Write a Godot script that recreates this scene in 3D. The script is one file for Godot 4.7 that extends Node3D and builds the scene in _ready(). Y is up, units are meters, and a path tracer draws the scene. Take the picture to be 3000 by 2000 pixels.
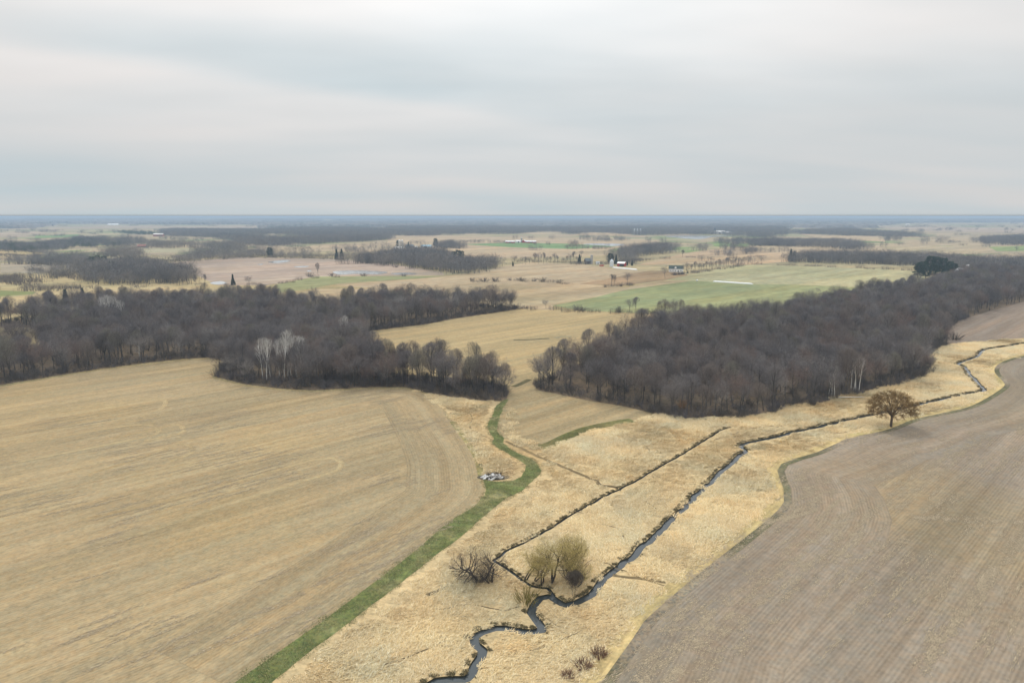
extends Node3D
# Farmland seen from a drone at 75 m: x to the right, -z into the distance, metres.

const ROW := Vector2(0.719, -0.695)
var rng := RandomNumberGenerator.new()
var nz := FastNoiseLite.new()
var mats := {}
var tris := 0


class Buf:
	var v := PackedVector3Array()
	var n := PackedVector3Array()
	var c := PackedColorArray()
	var uv := PackedVector2Array()
	var uv2 := PackedVector2Array()

	func tri(a: Vector3, b: Vector3, d: Vector3, col: Color) -> void:
		var m := (d - a).cross(b - a).normalized()
		v.append(a); v.append(b); v.append(d)
		n.append(m); n.append(m); n.append(m)
		c.append(col); c.append(col); c.append(col)

	func quad(a: Vector3, b: Vector3, d: Vector3, e: Vector3, col: Color) -> void:
		tri(a, b, d, col)
		tri(a, d, e, col)

	# a box from its lower corner's and upper corner's coordinates, turned about y
	func box(lo: Vector3, hi: Vector3, col: Color, turn := 0.0) -> void:
		var p := []
		for i in 8:
			p.append(Vector3(hi.x if i & 1 else lo.x, hi.y if i & 2 else lo.y, hi.z if i & 4 else lo.z).rotated(Vector3.UP, turn))
		for f in [[0, 2, 3, 1], [4, 5, 7, 6], [0, 4, 6, 2], [1, 3, 7, 5], [2, 6, 7, 3], [0, 1, 5, 4]]:
			quad(p[f[0]], p[f[1]], p[f[2]], p[f[3]], col)

	func tube(pts: Array, rr: Array, sides: int, col: Color) -> void:
		var rings := []
		for i in pts.size():
			var d: Vector3 = (pts[mini(i + 1, pts.size() - 1)] - pts[maxi(i - 1, 0)]).normalized()
			var u := d.cross(Vector3(0.31, 0.2, 0.93)).normalized()
			var w := d.cross(u)
			var ring := []
			for k in sides:
				var a := TAU * k / sides
				ring.append(pts[i] + (u * cos(a) + w * sin(a)) * rr[i])
			rings.append(ring)
		for i in pts.size() - 1:
			for k in sides:
				var k2 := (k + 1) % sides
				quad(rings[i][k], rings[i][k2], rings[i + 1][k2], rings[i + 1][k], col)

	# a lathed shape: profile of (radius, height)
	func lathe(prof: Array, sides: int, col: Color, at := Vector3.ZERO) -> void:
		for i in prof.size() - 1:
			for k in sides:
				var a := TAU * k / sides
				var b := TAU * (k + 1) / sides
				var p: Vector2 = prof[i]
				var q: Vector2 = prof[i + 1]
				quad(at + Vector3(p.x * cos(a), p.y, p.x * sin(a)), at + Vector3(q.x * cos(a), q.y, q.x * sin(a)), at + Vector3(q.x * cos(b), q.y, q.x * sin(b)), at + Vector3(p.x * cos(b), p.y, p.x * sin(b)), col)

	func mesh(mat: Material) -> ArrayMesh:
		var a := []
		a.resize(Mesh.ARRAY_MAX)
		a[Mesh.ARRAY_VERTEX] = v
		a[Mesh.ARRAY_NORMAL] = n
		a[Mesh.ARRAY_COLOR] = c
		if uv.size() == v.size():
			a[Mesh.ARRAY_TEX_UV] = uv
		if uv2.size() == v.size():
			a[Mesh.ARRAY_TEX_UV2] = uv2
		var m := ArrayMesh.new()
		m.add_surface_from_arrays(Mesh.PRIMITIVE_TRIANGLES, a)
		m.surface_set_material(0, mat)
		return m


# ---------------------------------------------------------------- nodes

func put(called: String, m: Mesh, parent: Node = self) -> MeshInstance3D:
	var o := MeshInstance3D.new()
	o.name = called
	o.mesh = m
	parent.add_child(o, true)
	if parent == self:
		numbered(o, called)
	return o


var taken := {}

func numbered(o: Node, called: String) -> void:
	var k: int = taken.get(called, 0)
	taken[called] = k + 1
	o.name = called if k == 0 else "%s_%03d" % [called, k]


func tag(o: Node, label: String, category: String, group := "", kind := "") -> Node:
	o.set_meta("label", label)
	o.set_meta("category", category)
	if group:
		o.set_meta("group", group)
	if kind:
		o.set_meta("kind", kind)
	return o


func thing(called: String, label: String, category: String, at: Vector2, turn := 0.0, group := "") -> Node3D:
	var o := Node3D.new()
	add_child(o)
	numbered(o, called)
	o.position = Vector3(at.x, 0, at.y)
	o.rotation.y = turn
	tag(o, label, category, group)
	return o


func copies(called: String, m: Mesh, where: Array, tint: Array, parent: Node) -> MultiMeshInstance3D:
	var mm := MultiMesh.new()
	mm.transform_format = MultiMesh.TRANSFORM_3D
	mm.use_colors = tint.size() > 0
	mm.mesh = m
	mm.instance_count = where.size()
	for i in where.size():
		mm.set_instance_transform(i, where[i])
		if tint.size():
			mm.set_instance_color(i, tint[i])
	var o := MultiMeshInstance3D.new()
	o.name = called
	o.multimesh = mm
	parent.add_child(o, true)
	if parent == self:
		numbered(o, called)
	o.set_meta("kind", "stuff")
	return o


# ---------------------------------------------------------------- materials

func plain(rough := 0.9) -> StandardMaterial3D:
	var m := StandardMaterial3D.new()
	m.vertex_color_use_as_albedo = true
	m.roughness = rough
	m.metallic_specular = 0.25
	m.cull_mode = BaseMaterial3D.CULL_DISABLED
	return m


# tiling value noise on a lattice of fx by fy cells, about -1..1
func vnoise(size: int, fx: int, fy: int) -> PackedFloat32Array:
	var lat := PackedFloat32Array()
	for i in fx * fy:
		lat.append(rng.randf_range(-1, 1))
	var out := PackedFloat32Array()
	out.resize(size * size)
	var xi := PackedInt32Array()
	var xf := PackedFloat32Array()
	for x in size:
		var q := float(x) * fx / size
		xi.append(int(q))
		xf.append(smoothstep(0.0, 1.0, q - int(q)))
	for y in size:
		var q := float(y) * fy / size
		var y0 := int(q)
		var t := smoothstep(0.0, 1.0, q - y0)
		var r0 := (y0 % fy) * fx
		var r1 := ((y0 + 1) % fy) * fx
		for x in size:
			var a := xi[x] % fx
			var b := (xi[x] + 1) % fx
			out[y * size + x] = lerpf(lerpf(lat[r0 + a], lat[r0 + b], xf[x]), lerpf(lat[r1 + a], lat[r1 + b], xf[x]), t)
	return out


# A tiling texture of linear multipliers round 0.8. rows: crop rows across v, each a slightly different tone.
# soil.x row contrast, soil.y streaks along the rows, soil.z blotches, soil.w speckle; hue: how far single flecks leave the mean colour
func ground_texture(size: int, rows: int, soil: Vector4, hue: float, flecks: float) -> ImageTexture:
	var st := vnoise(size, 4, maxi(rows * 2, 60))
	var st2 := vnoise(size, 24, size / 4)
	var bl := vnoise(size, 14, 14)
	var bl2 := vnoise(size, 60, 60)
	var fine := vnoise(size, size / 8, size / 8)
	var fine2 := vnoise(size, size / 19, size / 19)
	var tone := PackedFloat32Array()
	for i in maxi(rows, 1):
		tone.append(rng.randf_range(-0.35, 0.35))
	var data := PackedByteArray()
	data.resize(size * size * 3)
	var lut := PackedByteArray()
	for i in 1024:
		lut.append(int(clampf(Color(i / 1023.0, 0, 0).linear_to_srgb().r, 0, 1) * 255.0))
	for y in size:
		var rp := 0.0
		if rows > 0:
			var q := float(y) * rows / size
			rp = cos(TAU * (q - int(q))) * 0.7 + tone[int(q)]
		for x in size:
			var i := y * size + x
			var k := 1.0 + soil.x * rp * (1.0 + 0.5 * bl[i]) + soil.y * (st[i] + 0.6 * st2[i]) + soil.z * (0.5 * bl[i] + bl2[i]) + soil.w * (fine[i] + 0.7 * fine2[i] + 0.5 * rng.randf_range(-1, 1))
			if flecks > 0.0 and rng.randf() < flecks:
				k += rng.randf_range(0.25, 0.6)
			var h := hue * (bl2[i] + rng.randf_range(-1, 1) * 0.7)
			data[i * 3] = lut[int(clampf(0.8 * k * (1.0 + h), 0, 1) * 1023.0)]
			data[i * 3 + 1] = lut[int(clampf(0.8 * k, 0, 1) * 1023.0)]
			data[i * 3 + 2] = lut[int(clampf(0.8 * k * (1.0 - h), 0, 1) * 1023.0)]
	return ImageTexture.create_from_image(Image.create_from_data(size, size, false, Image.FORMAT_RGB8, data))


# long streaks along u, as machines leave them
func streak_texture(size: int, amount: float, blotch: float) -> ImageTexture:
	var a := vnoise(size, 4, 20)
	var b := vnoise(size, 7, 58)
	var c := vnoise(size, 16, 120)
	var d := vnoise(size, 12, 9)
	var data := PackedByteArray()
	data.resize(size * size * 3)
	for i in size * size:
		var k := 0.8 * (1.0 + amount * (a[i] + 0.8 * b[i] + 0.45 * c[i]) + blotch * d[i])
		var h := 0.03 * (a[i] - b[i])
		data[i * 3] = int(clampf(pow(clampf(k * (1.0 + h), 0, 1), 1.0 / 2.2), 0, 1) * 255.0)
		data[i * 3 + 1] = int(clampf(pow(clampf(k, 0, 1), 1.0 / 2.2), 0, 1) * 255.0)
		data[i * 3 + 2] = int(clampf(pow(clampf(k * (1.0 - h), 0, 1), 1.0 / 2.2), 0, 1) * 255.0)
	return ImageTexture.create_from_image(Image.create_from_data(size, size, false, Image.FORMAT_RGB8, data))


# vertex colour x near texture (UV: metres along and across the rows) x coarse texture (UV2: metres)
func soil_material(near: Texture2D, near_size: Vector2, coarse: Texture2D, coarse_size: Vector2, bump := 0.0) -> StandardMaterial3D:
	var m := plain(0.95)
	m.metallic_specular = 0.1
	m.albedo_texture = near
	m.uv1_scale = Vector3(1.0 / near_size.x, 1.0 / near_size.y, 1)
	if coarse:
		m.detail_enabled = true
		m.detail_albedo = coarse
		m.detail_blend_mode = BaseMaterial3D.BLEND_MODE_MUL
		m.detail_uv_layer = BaseMaterial3D.DETAIL_UV_2
		m.uv2_scale = Vector3(1.0 / coarse_size.x, 1.0 / coarse_size.y, 1)
	if bump > 0.0:
		m.heightmap_enabled = true
		m.heightmap_texture = near
		m.heightmap_scale = bump
	return m


# ---------------------------------------------------------------- ground sheets

func far_height(x: float, z: float) -> float:
	var r := Vector2(x, z).length()
	if r < 4500.0:
		return 0.0
	var k := smoothstep(4500.0, 16000.0, r)
	return k * maxf(0.0, 22.0 + 26.0 * nz.get_noise_2d(x * 0.012, z * 0.02) + 8.0 * nz.get_noise_2d(x * 0.05 + 900.0, z * 0.05))


func roughened(poly: PackedVector2Array, step: float, amount: float) -> PackedVector2Array:
	var out := PackedVector2Array()
	for i in poly.size():
		var a := poly[i]
		var b := poly[(i + 1) % poly.size()]
		var n := maxi(1, mini(200, int(a.distance_to(b) / step)))
		for k in n:
			var p := a.lerp(b, float(k) / n)
			out.append(p + Vector2(nz.get_noise_2d(p.x * 6.0, p.y * 6.0), nz.get_noise_2d(p.x * 6.0 + 500.0, p.y * 6.0)) * amount)
	return out


# a smooth closed or open curve through points
func smooth(pts: PackedVector2Array, step: float, closed := false) -> PackedVector2Array:
	var out := PackedVector2Array()
	var n := pts.size()
	for i in (n if closed else n - 1):
		var p0 := pts[(i - 1 + n) % n] if closed or i > 0 else pts[0]
		var p3 := pts[(i + 2) % n] if closed or i + 2 < n else pts[n - 1]
		var a := pts[i]
		var b := pts[(i + 1) % n]
		var k := maxi(1, mini(60, int(a.distance_to(b) / step)))
		for j in k:
			out.append(a.cubic_interpolate(b, p0, p3, float(j) / k))
	if not closed:
		out.append(pts[n - 1])
	return out


func tint_at(p: Vector2, o: Dictionary) -> Color:
	var c: Color = o.color
	var row: Vector2 = o.get("row", ROW)
	var u := p.dot(row)
	var w := p.dot(Vector2(-row.y, row.x))
	var g: float = o.get("grain", 1.0)
	var k: float = 1.0 + o.get("blotch", 0.12) * nz.get_noise_2d(p.x * 1.2 / g, p.y * 1.2 / g) + o.get("streak", 0.1) * nz.get_noise_2d(u * 0.2 / g + 300.0, w * 8.0 / g)
	if o.has("other"):
		var t := clampf(nz.get_noise_2d(p.x * 0.7 / g + 77.0, p.y * 0.7 / g - 40.0) * 1.6 + o.get("share", 0.3), 0, 1)
		c = c.lerp(o.other, t)
	return Color(c.r * k, c.g * k, c.b * k)


# A flat sheet over poly (less the cut polygons), gridded so that vertex tones vary; y above the base.
func sheet(called: String, poly: PackedVector2Array, cell: float, y: float, mat: Material, o: Dictionary, cuts: Array = []) -> MeshInstance3D:
	var b := Buf.new()
	var lo := poly[0]
	var hi := poly[0]
	for p in poly:
		lo = lo.min(p)
		hi = hi.max(p)
	var ox := floori(lo.x / cell)
	var oz := floori(lo.y / cell)
	var nx := floori(hi.x / cell) - ox + 1
	var ny := floori(hi.y / cell) - oz + 1
	var edge := {}
	for ring in [poly] + cuts:
		for i in ring.size():
			var a: Vector2 = ring[i]
			var d: Vector2 = ring[(i + 1) % ring.size()]
			var n := maxi(1, int(a.distance_to(d) / (cell * 0.15)) + 1)
			for k in n + 1:
				var p := a.lerp(d, float(k) / n)
				var cx := floori(p.x / cell)
				var cz := floori(p.y / cell)
				edge[Vector2i(cx, cz)] = true
	var row: Vector2 = o.get("row", ROW)
	var across := Vector2(-row.y, row.x)
	for iz in ny:
		for ix in nx:
			var at := Vector2((ox + ix) * cell, (oz + iz) * cell)
			var sq := PackedVector2Array([at, at + Vector2(cell, 0), at + Vector2(cell, cell), at + Vector2(0, cell)])
			var pieces := []
			if edge.has(Vector2i(ox + ix, oz + iz)):
				pieces = Geometry2D.intersect_polygons(sq, poly)
				for cut in cuts:
					var rest := []
					for piece in pieces:
						rest.append_array(Geometry2D.clip_polygons(piece, cut))
					pieces = rest
			else:
				var mid := at + Vector2(cell, cell) * 0.5
				var ok := Geometry2D.is_point_in_polygon(mid, poly)
				for cut in cuts:
					ok = ok and not Geometry2D.is_point_in_polygon(mid, cut)
				if ok:
					pieces = [sq]
			for piece in pieces:
				var idx := Geometry2D.triangulate_polygon(piece) if piece.size() > 4 or piece.size() == 3 else PackedInt32Array([0, 1, 2, 0, 2, 3])
				for t in range(0, idx.size(), 3):
					var q: Array[Vector2] = [piece[idx[t]], piece[idx[t + 1]], piece[idx[t + 2]]]
					if (q[1] - q[0]).cross(q[2] - q[0]) < 0.0:
						q = [q[0], q[2], q[1]]
					for p in q:
						b.v.append(Vector3(p.x, y + (far_height(p.x, p.y) if o.has("follow") else 0.0), p.y))
						b.n.append(Vector3.UP)
						b.c.append(tint_at(p, o))
						b.uv.append(Vector2(p.dot(row), p.dot(across)))
						b.uv2.append(Vector2(p.dot(row), p.dot(across)))
	var m := put(called, b.mesh(mat))
	return m


# a ribbon along a line: UV runs along it, so crop rows follow the line
func ribbon(called: String, line: PackedVector2Array, w0: float, w1: float, y: float, mat: Material, o: Dictionary, parent: Node = self, strips := 6) -> MeshInstance3D:
	var b := Buf.new()
	var side := []
	for i in line.size():
		var d := (line[mini(i + 1, line.size() - 1)] - line[maxi(i - 1, 0)]).normalized()
		side.append(Vector2(-d.y, d.x))
	var run := 0.0
	for i in line.size() - 1:
		var len := line[i].distance_to(line[i + 1])
		for k in strips:
			var a := lerpf(w0, w1, float(k) / strips)
			var e := lerpf(w0, w1, float(k + 1) / strips)
			var ps := [line[i] + side[i] * a, line[i] + side[i] * e, line[i + 1] + side[i + 1] * e, line[i + 1] + side[i + 1] * a]
			var us := [Vector2(run, a), Vector2(run, e), Vector2(run + len, e), Vector2(run + len, a)]
			if (ps[1] - ps[0]).cross(ps[2] - ps[0]) > 0.0:
				continue   # inside a tight bend the ribbon would fold over itself
			for j in ([0, 1, 2, 0, 2, 3] if (ps[1] - ps[0]).cross(ps[2] - ps[0]) > 0.0 else [0, 2, 1, 0, 3, 2]):
				var p: Vector2 = ps[j]
				b.v.append(Vector3(p.x, y + 0.012 * i / line.size(), p.y))   # a slight rise, so that no two pieces lie in one plane
				b.n.append(Vector3.UP)
				b.c.append(tint_at(p, o))
				b.uv.append(us[j])
				b.uv2.append(us[j])
		run += len
	return put(called, b.mesh(mat), parent)


# ---------------------------------------------------------------- plants

func rv() -> Vector3:
	return Vector3(rng.randf_range(-1, 1), rng.randf_range(-1, 1), rng.randf_range(-1, 1))


func turned(d: Vector3, ang: float, az: float) -> Vector3:
	var u := d.cross(Vector3(0.2, 0.31, 0.93)).normalized()
	var w := d.cross(u)
	return (d * cos(ang) + (u * cos(az) + w * sin(az)) * sin(ang)).normalized()


func sliver(b: Buf, p: Vector3, q: Vector3, w: float, col: Color) -> void:
	var s := (q - p).cross(rv()).normalized() * w * 0.5
	b.tri(p - s, p + s, q, col)


func branch(bt: Buf, bc: Buf, p: Vector3, d: Vector3, length: float, r: float, lvl: int, o: Dictionary) -> void:
	var seg: int = [6, 5, 4, 3, 2][lvl]
	var step := length / seg
	var pts := [p]
	var rr := [r]
	var shade := rng.randf_range(0.75, 1.25)
	var last: int = o.depth
	for i in seg:
		d = (d + rv() * o.wig * (0.3 if lvl == 0 and not o.has("crooked") else 1.0) + Vector3.UP * o.up[lvl]).normalized()
		p += d * step
		if lvl > 0 and ((p - o.mid) / o.size).length_squared() > rng.randf_range(0.85, 1.15):
			break
		pts.append(p)
		rr.append(lerpf(r, r * (0.55 if lvl == 0 else 0.25), float(i + 1) / seg))
	if pts.size() < 2:
		return
	if lvl <= 1:
		bt.tube(pts, rr, 6 if lvl == 0 else 4, o.bark * shade)
	elif lvl == 2 and not o.has("thin"):
		bc.tube(pts, rr, 3, o.limb * shade)
	else:
		for i in pts.size() - 1:
			sliver(bc, pts[i], pts[i + 1] + (pts[i + 1] - pts[i]) * 0.25, minf(maxf(rr[i] * 2.0, o.twig), 0.09), (o.limb if lvl < last else o.tip) * shade)
	if lvl >= last:
		return
	var n: int = o.n[lvl]
	for k in n:
		var t: float = lerpf(o.t0[lvl], 1.0, (k + rng.randf()) / n)
		var at := t * (pts.size() - 1)
		var i := mini(int(at), pts.size() - 2)
		var from: Vector3 = pts[i].lerp(pts[i + 1], at - i)
		var dir: Vector3 = (pts[i + 1] - pts[i]).normalized()
		var cd := turned(dir, o.ang[lvl] * rng.randf_range(0.65, 1.3), k * 2.4 + rng.randf() * 1.5)
		branch(bt, bc, from, cd, length * o.lf[lvl] * rng.randf_range(0.75, 1.2) * (1.15 - 0.4 * t), maxf(rr[i] * 0.55, 0.012), lvl + 1, o)


# a leafless tree as [trunk mesh, crown mesh], height about o.h
func bare_tree(o: Dictionary) -> Array:
	var bt := Buf.new()
	var bc := Buf.new()
	var stems: int = o.get("stems", 1)
	for s in stems:
		var lean: Vector3 = Vector3(rng.randf_range(-1, 1), 0, rng.randf_range(-1, 1)) * o.get("lean", 0.06)
		branch(bt, bc, Vector3(lean.x, -0.3, lean.z) * (1.0 if stems == 1 else 6.0 * o.get("spread", 1.0)) * Vector3(1, 0, 1) + Vector3(0, -0.3, 0), (Vector3.UP + lean * 2.0).normalized(), o.trunk * rng.randf_range(0.85, 1.1), o.r * (1.0 if stems == 1 else 0.7), 0, o)
	tris += (bc.v.size() + bt.v.size()) / 3
	return [bt.mesh(mats.wood), bc.mesh(mats.twig)]


func kind_of_tree(h: float, wide: float, form: String, bark: Color, tip: Color) -> Dictionary:
	var o := {"h": h, "r": h * 0.012, "trunk": h * 0.72, "mid": Vector3(0, h * 0.64, 0), "size": Vector3(wide * 0.5, h * 0.38, wide * 0.5), "bark": bark, "limb": bark.lerp(tip, 0.5), "tip": tip, "depth": 4, "wig": 0.22,
		"up": [0.05, 0.1, 0.06, 0.02, 0.0], "n": [12, 8, 6, 5, 0], "t0": [0.3, 0.22, 0.15, 0.1, 0.0], "ang": [0.95, 0.8, 0.85, 0.85, 0.0], "lf": [0.66, 0.56, 0.52, 0.62, 0.0], "twig": 0.036}
	if form == "narrow":
		o.ang = [0.5, 0.6, 0.7, 0.8, 0.0]
		o.up = [0.06, 0.16, 0.1, 0.05, 0.0]
		o.trunk = h * 0.85
	elif form == "spreading":
		o.trunk = h * 0.5
		o.t0 = [0.5, 0.2, 0.2, 0.15, 0.0]
		o.lf = [0.95, 0.55, 0.5, 0.55, 0.0]
		o.ang = [0.95, 0.75, 0.8, 0.8, 0.0]
		o.wig = 0.3
	return o


# a broad domed crown: limbs fan out from a short trunk to points all over the dome, each ending in a spray of budding twigs
func domed_tree(h: float, wide: float, col: Color, bark: Color) -> Array:
	var bt := Buf.new()
	var bc := Buf.new()
	var fork := Vector3(0.1, h * 0.27, 0)
	bt.tube([Vector3(0, -0.3, 0), Vector3(0.05, 0.5, 0), Vector3(0.1, h * 0.15, 0.05), fork], [0.62, 0.46, 0.42, 0.44], 8, bark)
	var mid := Vector3(0, h * 0.5, 0)
	var ends := []
	for k in 15:
		var az := k * 2.4 + rng.randf_range(-0.3, 0.3)
		var lift := lerpf(0.05, 0.98, (k + 0.5) / 15.0)
		var tip := mid + Vector3(cos(az) * sqrt(1.0 - lift * lift) * wide * 0.45, lift * h * 0.42, sin(az) * sqrt(1.0 - lift * lift) * wide * 0.45)
		var bend := fork.lerp(tip, 0.5) + Vector3(0, h * 0.1, 0) - Vector3(tip.x, 0, tip.z) * 0.12
		var pts := []
		var rr := []
		for i in 8:
			var t := i / 7.0
			pts.append(fork.lerp(bend, t).lerp(bend.lerp(tip, t), t) + rv() * 0.12 * t)
			rr.append(lerpf(0.2, 0.04, t))
		bt.tube(pts, rr, 5, bark * rng.randf_range(0.85, 1.2))
		ends.append(pts)
	var nodes := PackedVector3Array()
	for pts in ends:
		for q in range(3, 8):
			nodes.append(pts[q])
	# boughs first, then the outer twigs that spring from them
	for k in 2150:
		var bough := k < 300
		var d := Vector3(rng.randfn(), rng.randfn(), rng.randfn()).normalized()
		if d.y < -0.36:
			continue
		var deep := rng.randf_range(0.5, 0.85) if bough else rng.randf_range(0.66, 1.03)
		var p := mid + Vector3(d.x * wide * 0.5, d.y * h * (0.5 if d.y > 0.0 else 0.6), d.z * wide * 0.5) * deep
		var best := nodes[0]
		for q in nodes:
			if q.distance_squared_to(p) < best.distance_squared_to(p):
				best = q
		if bough:
			for q in [0.35, 0.7, 1.0]:
				nodes.append(best.lerp(p, q) + rv() * 0.15)
		sliver(bc, best, p, 0.1, bark * rng.randf_range(0.9, 1.3))
		var out := (p - best).normalized()
		for j in 15:
			var q := best.lerp(p, rng.randf_range(0.15, 1.0)) + rv() * 0.25
			sliver(bc, q, q + (out + rv() * 0.9 + Vector3(0, 0.1, 0)).normalized() * rng.randf_range(0.4, 0.9), 0.06, col * rng.randf_range(0.65, 1.35))
	return [bt.mesh(mats.wood), bc.mesh(mats.twig)]


func bush(h: float, wide: float, col: Color, n := 26) -> Array:
	var bt := Buf.new()
	var bc := Buf.new()
	for k in n:
		var a := rng.randf() * TAU
		var rad := sqrt(rng.randf()) * wide * 0.28
		var p := Vector3(cos(a) * rad, -0.1, sin(a) * rad)
		var d := (Vector3(cos(a), 0, sin(a)) * rng.randf_range(0.1, 0.8) + Vector3.UP).normalized()
		var len := h * rng.randf_range(0.6, 1.0)
		var pts := [p]
		for i in 4:
			d = (d + rv() * 0.2).normalized()
			p += d * len / 4.0
			pts.append(p)
		bt.tube(pts, [0.05, 0.045, 0.035, 0.025, 0.012], 3, col * 0.8)
		for j in 46:
			var t := rng.randf_range(0.4, 3.99)
			var q: Vector3 = pts[int(t)].lerp(pts[int(t) + 1], t - int(t))
			sliver(bc, q, q + (turned(d, rng.randf_range(0.3, 1.2), rng.randf() * TAU)) * rng.randf_range(0.3, 0.9) * h * 0.25, 0.035, col * rng.randf_range(0.7, 1.3))
	return [bt.mesh(mats.wood), bc.mesh(mats.twig)]


# an evergreen: whorls of boughs that carry needle tufts; cone 1 = spire, 0 = broad rounded pine
func evergreen(h: float, wide: float, cone: float, col: Color) -> Array:
	var bt := Buf.new()
	var bc := Buf.new()
	bt.tube([Vector3(0, -0.2, 0), Vector3(0.1, h * 0.5, 0.05), Vector3(0, h * 0.97, 0)], [h * 0.02, h * 0.013, 0.03], 6, Color(0.09, 0.07, 0.055))
	var y := h * (0.08 if cone > 0.5 else 0.2)
	while y < h:
		var t := y / h
		var reach := wide * 0.5 * (lerpf(sqrt(maxf(0.02, 1.0 - pow(absf(t - 0.55) / 0.5, 2.2))), 1.02 - t, cone))
		for k in 7:
			var a := rng.randf() * TAU
			var len := reach * rng.randf_range(0.6, 1.12)
			var tip := Vector3(cos(a) * len, y + len * rng.randf_range(-0.3, 0.15) * (1.0 if cone > 0.5 else -0.4), sin(a) * len)
			var root := Vector3(0, y, 0)
			sliver(bt, root, tip, 0.09, Color(0.08, 0.065, 0.05))
			for j in int(10 + len * 9):
				var s := lerpf(0.25, 1.05, sqrt(rng.randf()))
				var p := root.lerp(tip, s) + rv() * 0.35
				var q := p + (Vector3(cos(a), 0.15, sin(a)) + rv() * 0.9).normalized() * rng.randf_range(0.35, 0.8)
				sliver(bc, p, q, 0.3, col * rng.randf_range(0.6, 1.45))
		y += h * 0.035
	return [bt.mesh(mats.wood), bc.mesh(mats.leaf)]


# many small trees in one mesh, for woods too far off to tell trees apart
# flat straws of crop residue, lying along +x
func residue_patch(side: float, n: int, col: Color) -> ArrayMesh:
	var b := Buf.new()
	for k in n:
		var p := Vector3(rng.randfn(0.0, 0.3) * side, rng.randf_range(0.03, 0.07), rng.randfn(0.0, 0.12) * side)
		var a := rng.randfn(0.0, 0.5)
		var d := Vector3(cos(a), 0, sin(a)) * rng.randf_range(0.08, 0.24)
		var w := Vector3(-d.z, 0, d.x).normalized() * rng.randf_range(0.02, 0.06)
		var c := col * rng.randf_range(0.75, 1.25)
		b.quad(p - d - w, p - d + w, p + d + w, p + d - w, c)
	return b.mesh(mats.twig)


func wood_patch(side: float, n: int, h: float, twigs: int, col: Color, vary: float) -> ArrayMesh:
	var b := Buf.new()
	for k in n:
		var at := Vector3(rng.randf_range(-0.5, 0.5) * side, 0, rng.randf_range(-0.5, 0.5) * side)
		var hh := h * rng.randf_range(0.55, 1.3)
		var w := hh * rng.randf_range(0.22, 0.34)
		var tone := col * rng.randf_range(1.0 - vary, 1.0 + vary)
		sliver(b, at, at + Vector3(0, hh * 0.7, 0), 0.5, tone * 0.8)
		for j in twigs:
			var d := Vector3(rng.randf_range(-1, 1), rng.randf_range(-0.9, 1), rng.randf_range(-1, 1)).normalized()
			var r := pow(rng.randf(), 0.5)
			var p := at + Vector3(0, hh * 0.6, 0) + Vector3(d.x * w, d.y * hh * 0.4, d.z * w) * r
			sliver(b, p, p + (d + rv() * 0.7 + Vector3(0, 0.4, 0)).normalized() * hh * 0.16, hh * 0.013, tone * rng.randf_range(0.8, 1.2))
	return b.mesh(mats.twig)


# a stretch of closed canopy: bumps of crowns, falling to the ground round its ragged edge
func canopy_patch(b: Buf, at: Vector3, side: float, h: float, col: Color) -> void:
	var n := 9
	var ht := []
	var off := rng.randf() * 4000.0
	for j in n + 1:
		for i in n + 1:
			var q := Vector2(float(i) / n - 0.5, float(j) / n - 0.5) * 2.0
			var edge := q.length() + 0.35 * nz.get_noise_2d(q.x * 60.0 + off, q.y * 60.0)
			ht.append(h * rng.randf_range(0.72, 1.15) if edge < 0.86 else -3.0)
	for j in n:
		for i in n:
			var p := []
			for k in [[0, 0], [1, 0], [1, 1], [0, 1]]:
				var ii: int = i + k[0]
				var jj: int = j + k[1]
				p.append(Vector3((float(ii) / n - 0.5) * side, ht[jj * (n + 1) + ii], (float(jj) / n - 0.5) * side))
			if maxf(maxf(p[0].y, p[1].y), maxf(p[2].y, p[3].y)) > 0.0:
				b.quad(at + p[0], at + p[1], at + p[2], at + p[3], col * rng.randf_range(0.75, 1.3))


func inside(p: Vector2, polys: Array, holes: Array = []) -> bool:
	for q in polys:
		if not Geometry2D.is_point_in_polygon(p, q):
			return false
	for q in holes:
		if Geometry2D.is_point_in_polygon(p, q):
			return false
	return true


# jittered points inside the overlap of polys
func scatter(polys: Array, gap: float, holes: Array = []) -> PackedVector2Array:
	var out := PackedVector2Array()
	var lo: Vector2 = polys[0][0]
	var hi: Vector2 = lo
	for p in polys[0]:
		lo = lo.min(p)
		hi = hi.max(p)
	var y := lo.y
	while y < hi.y:
		var x := lo.x
		while x < hi.x:
			var p := Vector2(x + rng.randf() * gap, y + rng.randf() * gap)
			if inside(p, polys, holes):
				out.append(p)
			x += gap
		y += gap
	return out


func edge_distance(p: Vector2, poly: PackedVector2Array) -> float:
	var best := 1e9
	for i in poly.size():
		best = minf(best, p.distance_squared_to(Geometry2D.get_closest_point_to_segment(p, poly[i], poly[(i + 1) % poly.size()])))
	return sqrt(best)


func stand(at: Vector2, s: float, wide := 1.0, y := 0.0) -> Transform3D:
	return Transform3D(Basis(Vector3.UP, rng.randf() * TAU).scaled(Vector3(s * wide, s, s * wide)), Vector3(at.x, y, at.y))


# one plant as a thing of its own from a prototype [trunk, crown]
func plant(called: String, proto: Array, label: String, category: String, group: String, at: Vector2, h: float, wide := 1.0) -> Node3D:
	var o := thing(called, label, category, at, rng.randf() * TAU, group)
	var s: float = h / proto[2]
	o.scale = Vector3(s * wide, s, s * wide)
	put("trunk", proto[0], o)
	put("crown", proto[1], o)
	return o


func proto(pair: Array, h: float) -> Array:
	return [pair[0], pair[1], h]


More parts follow.
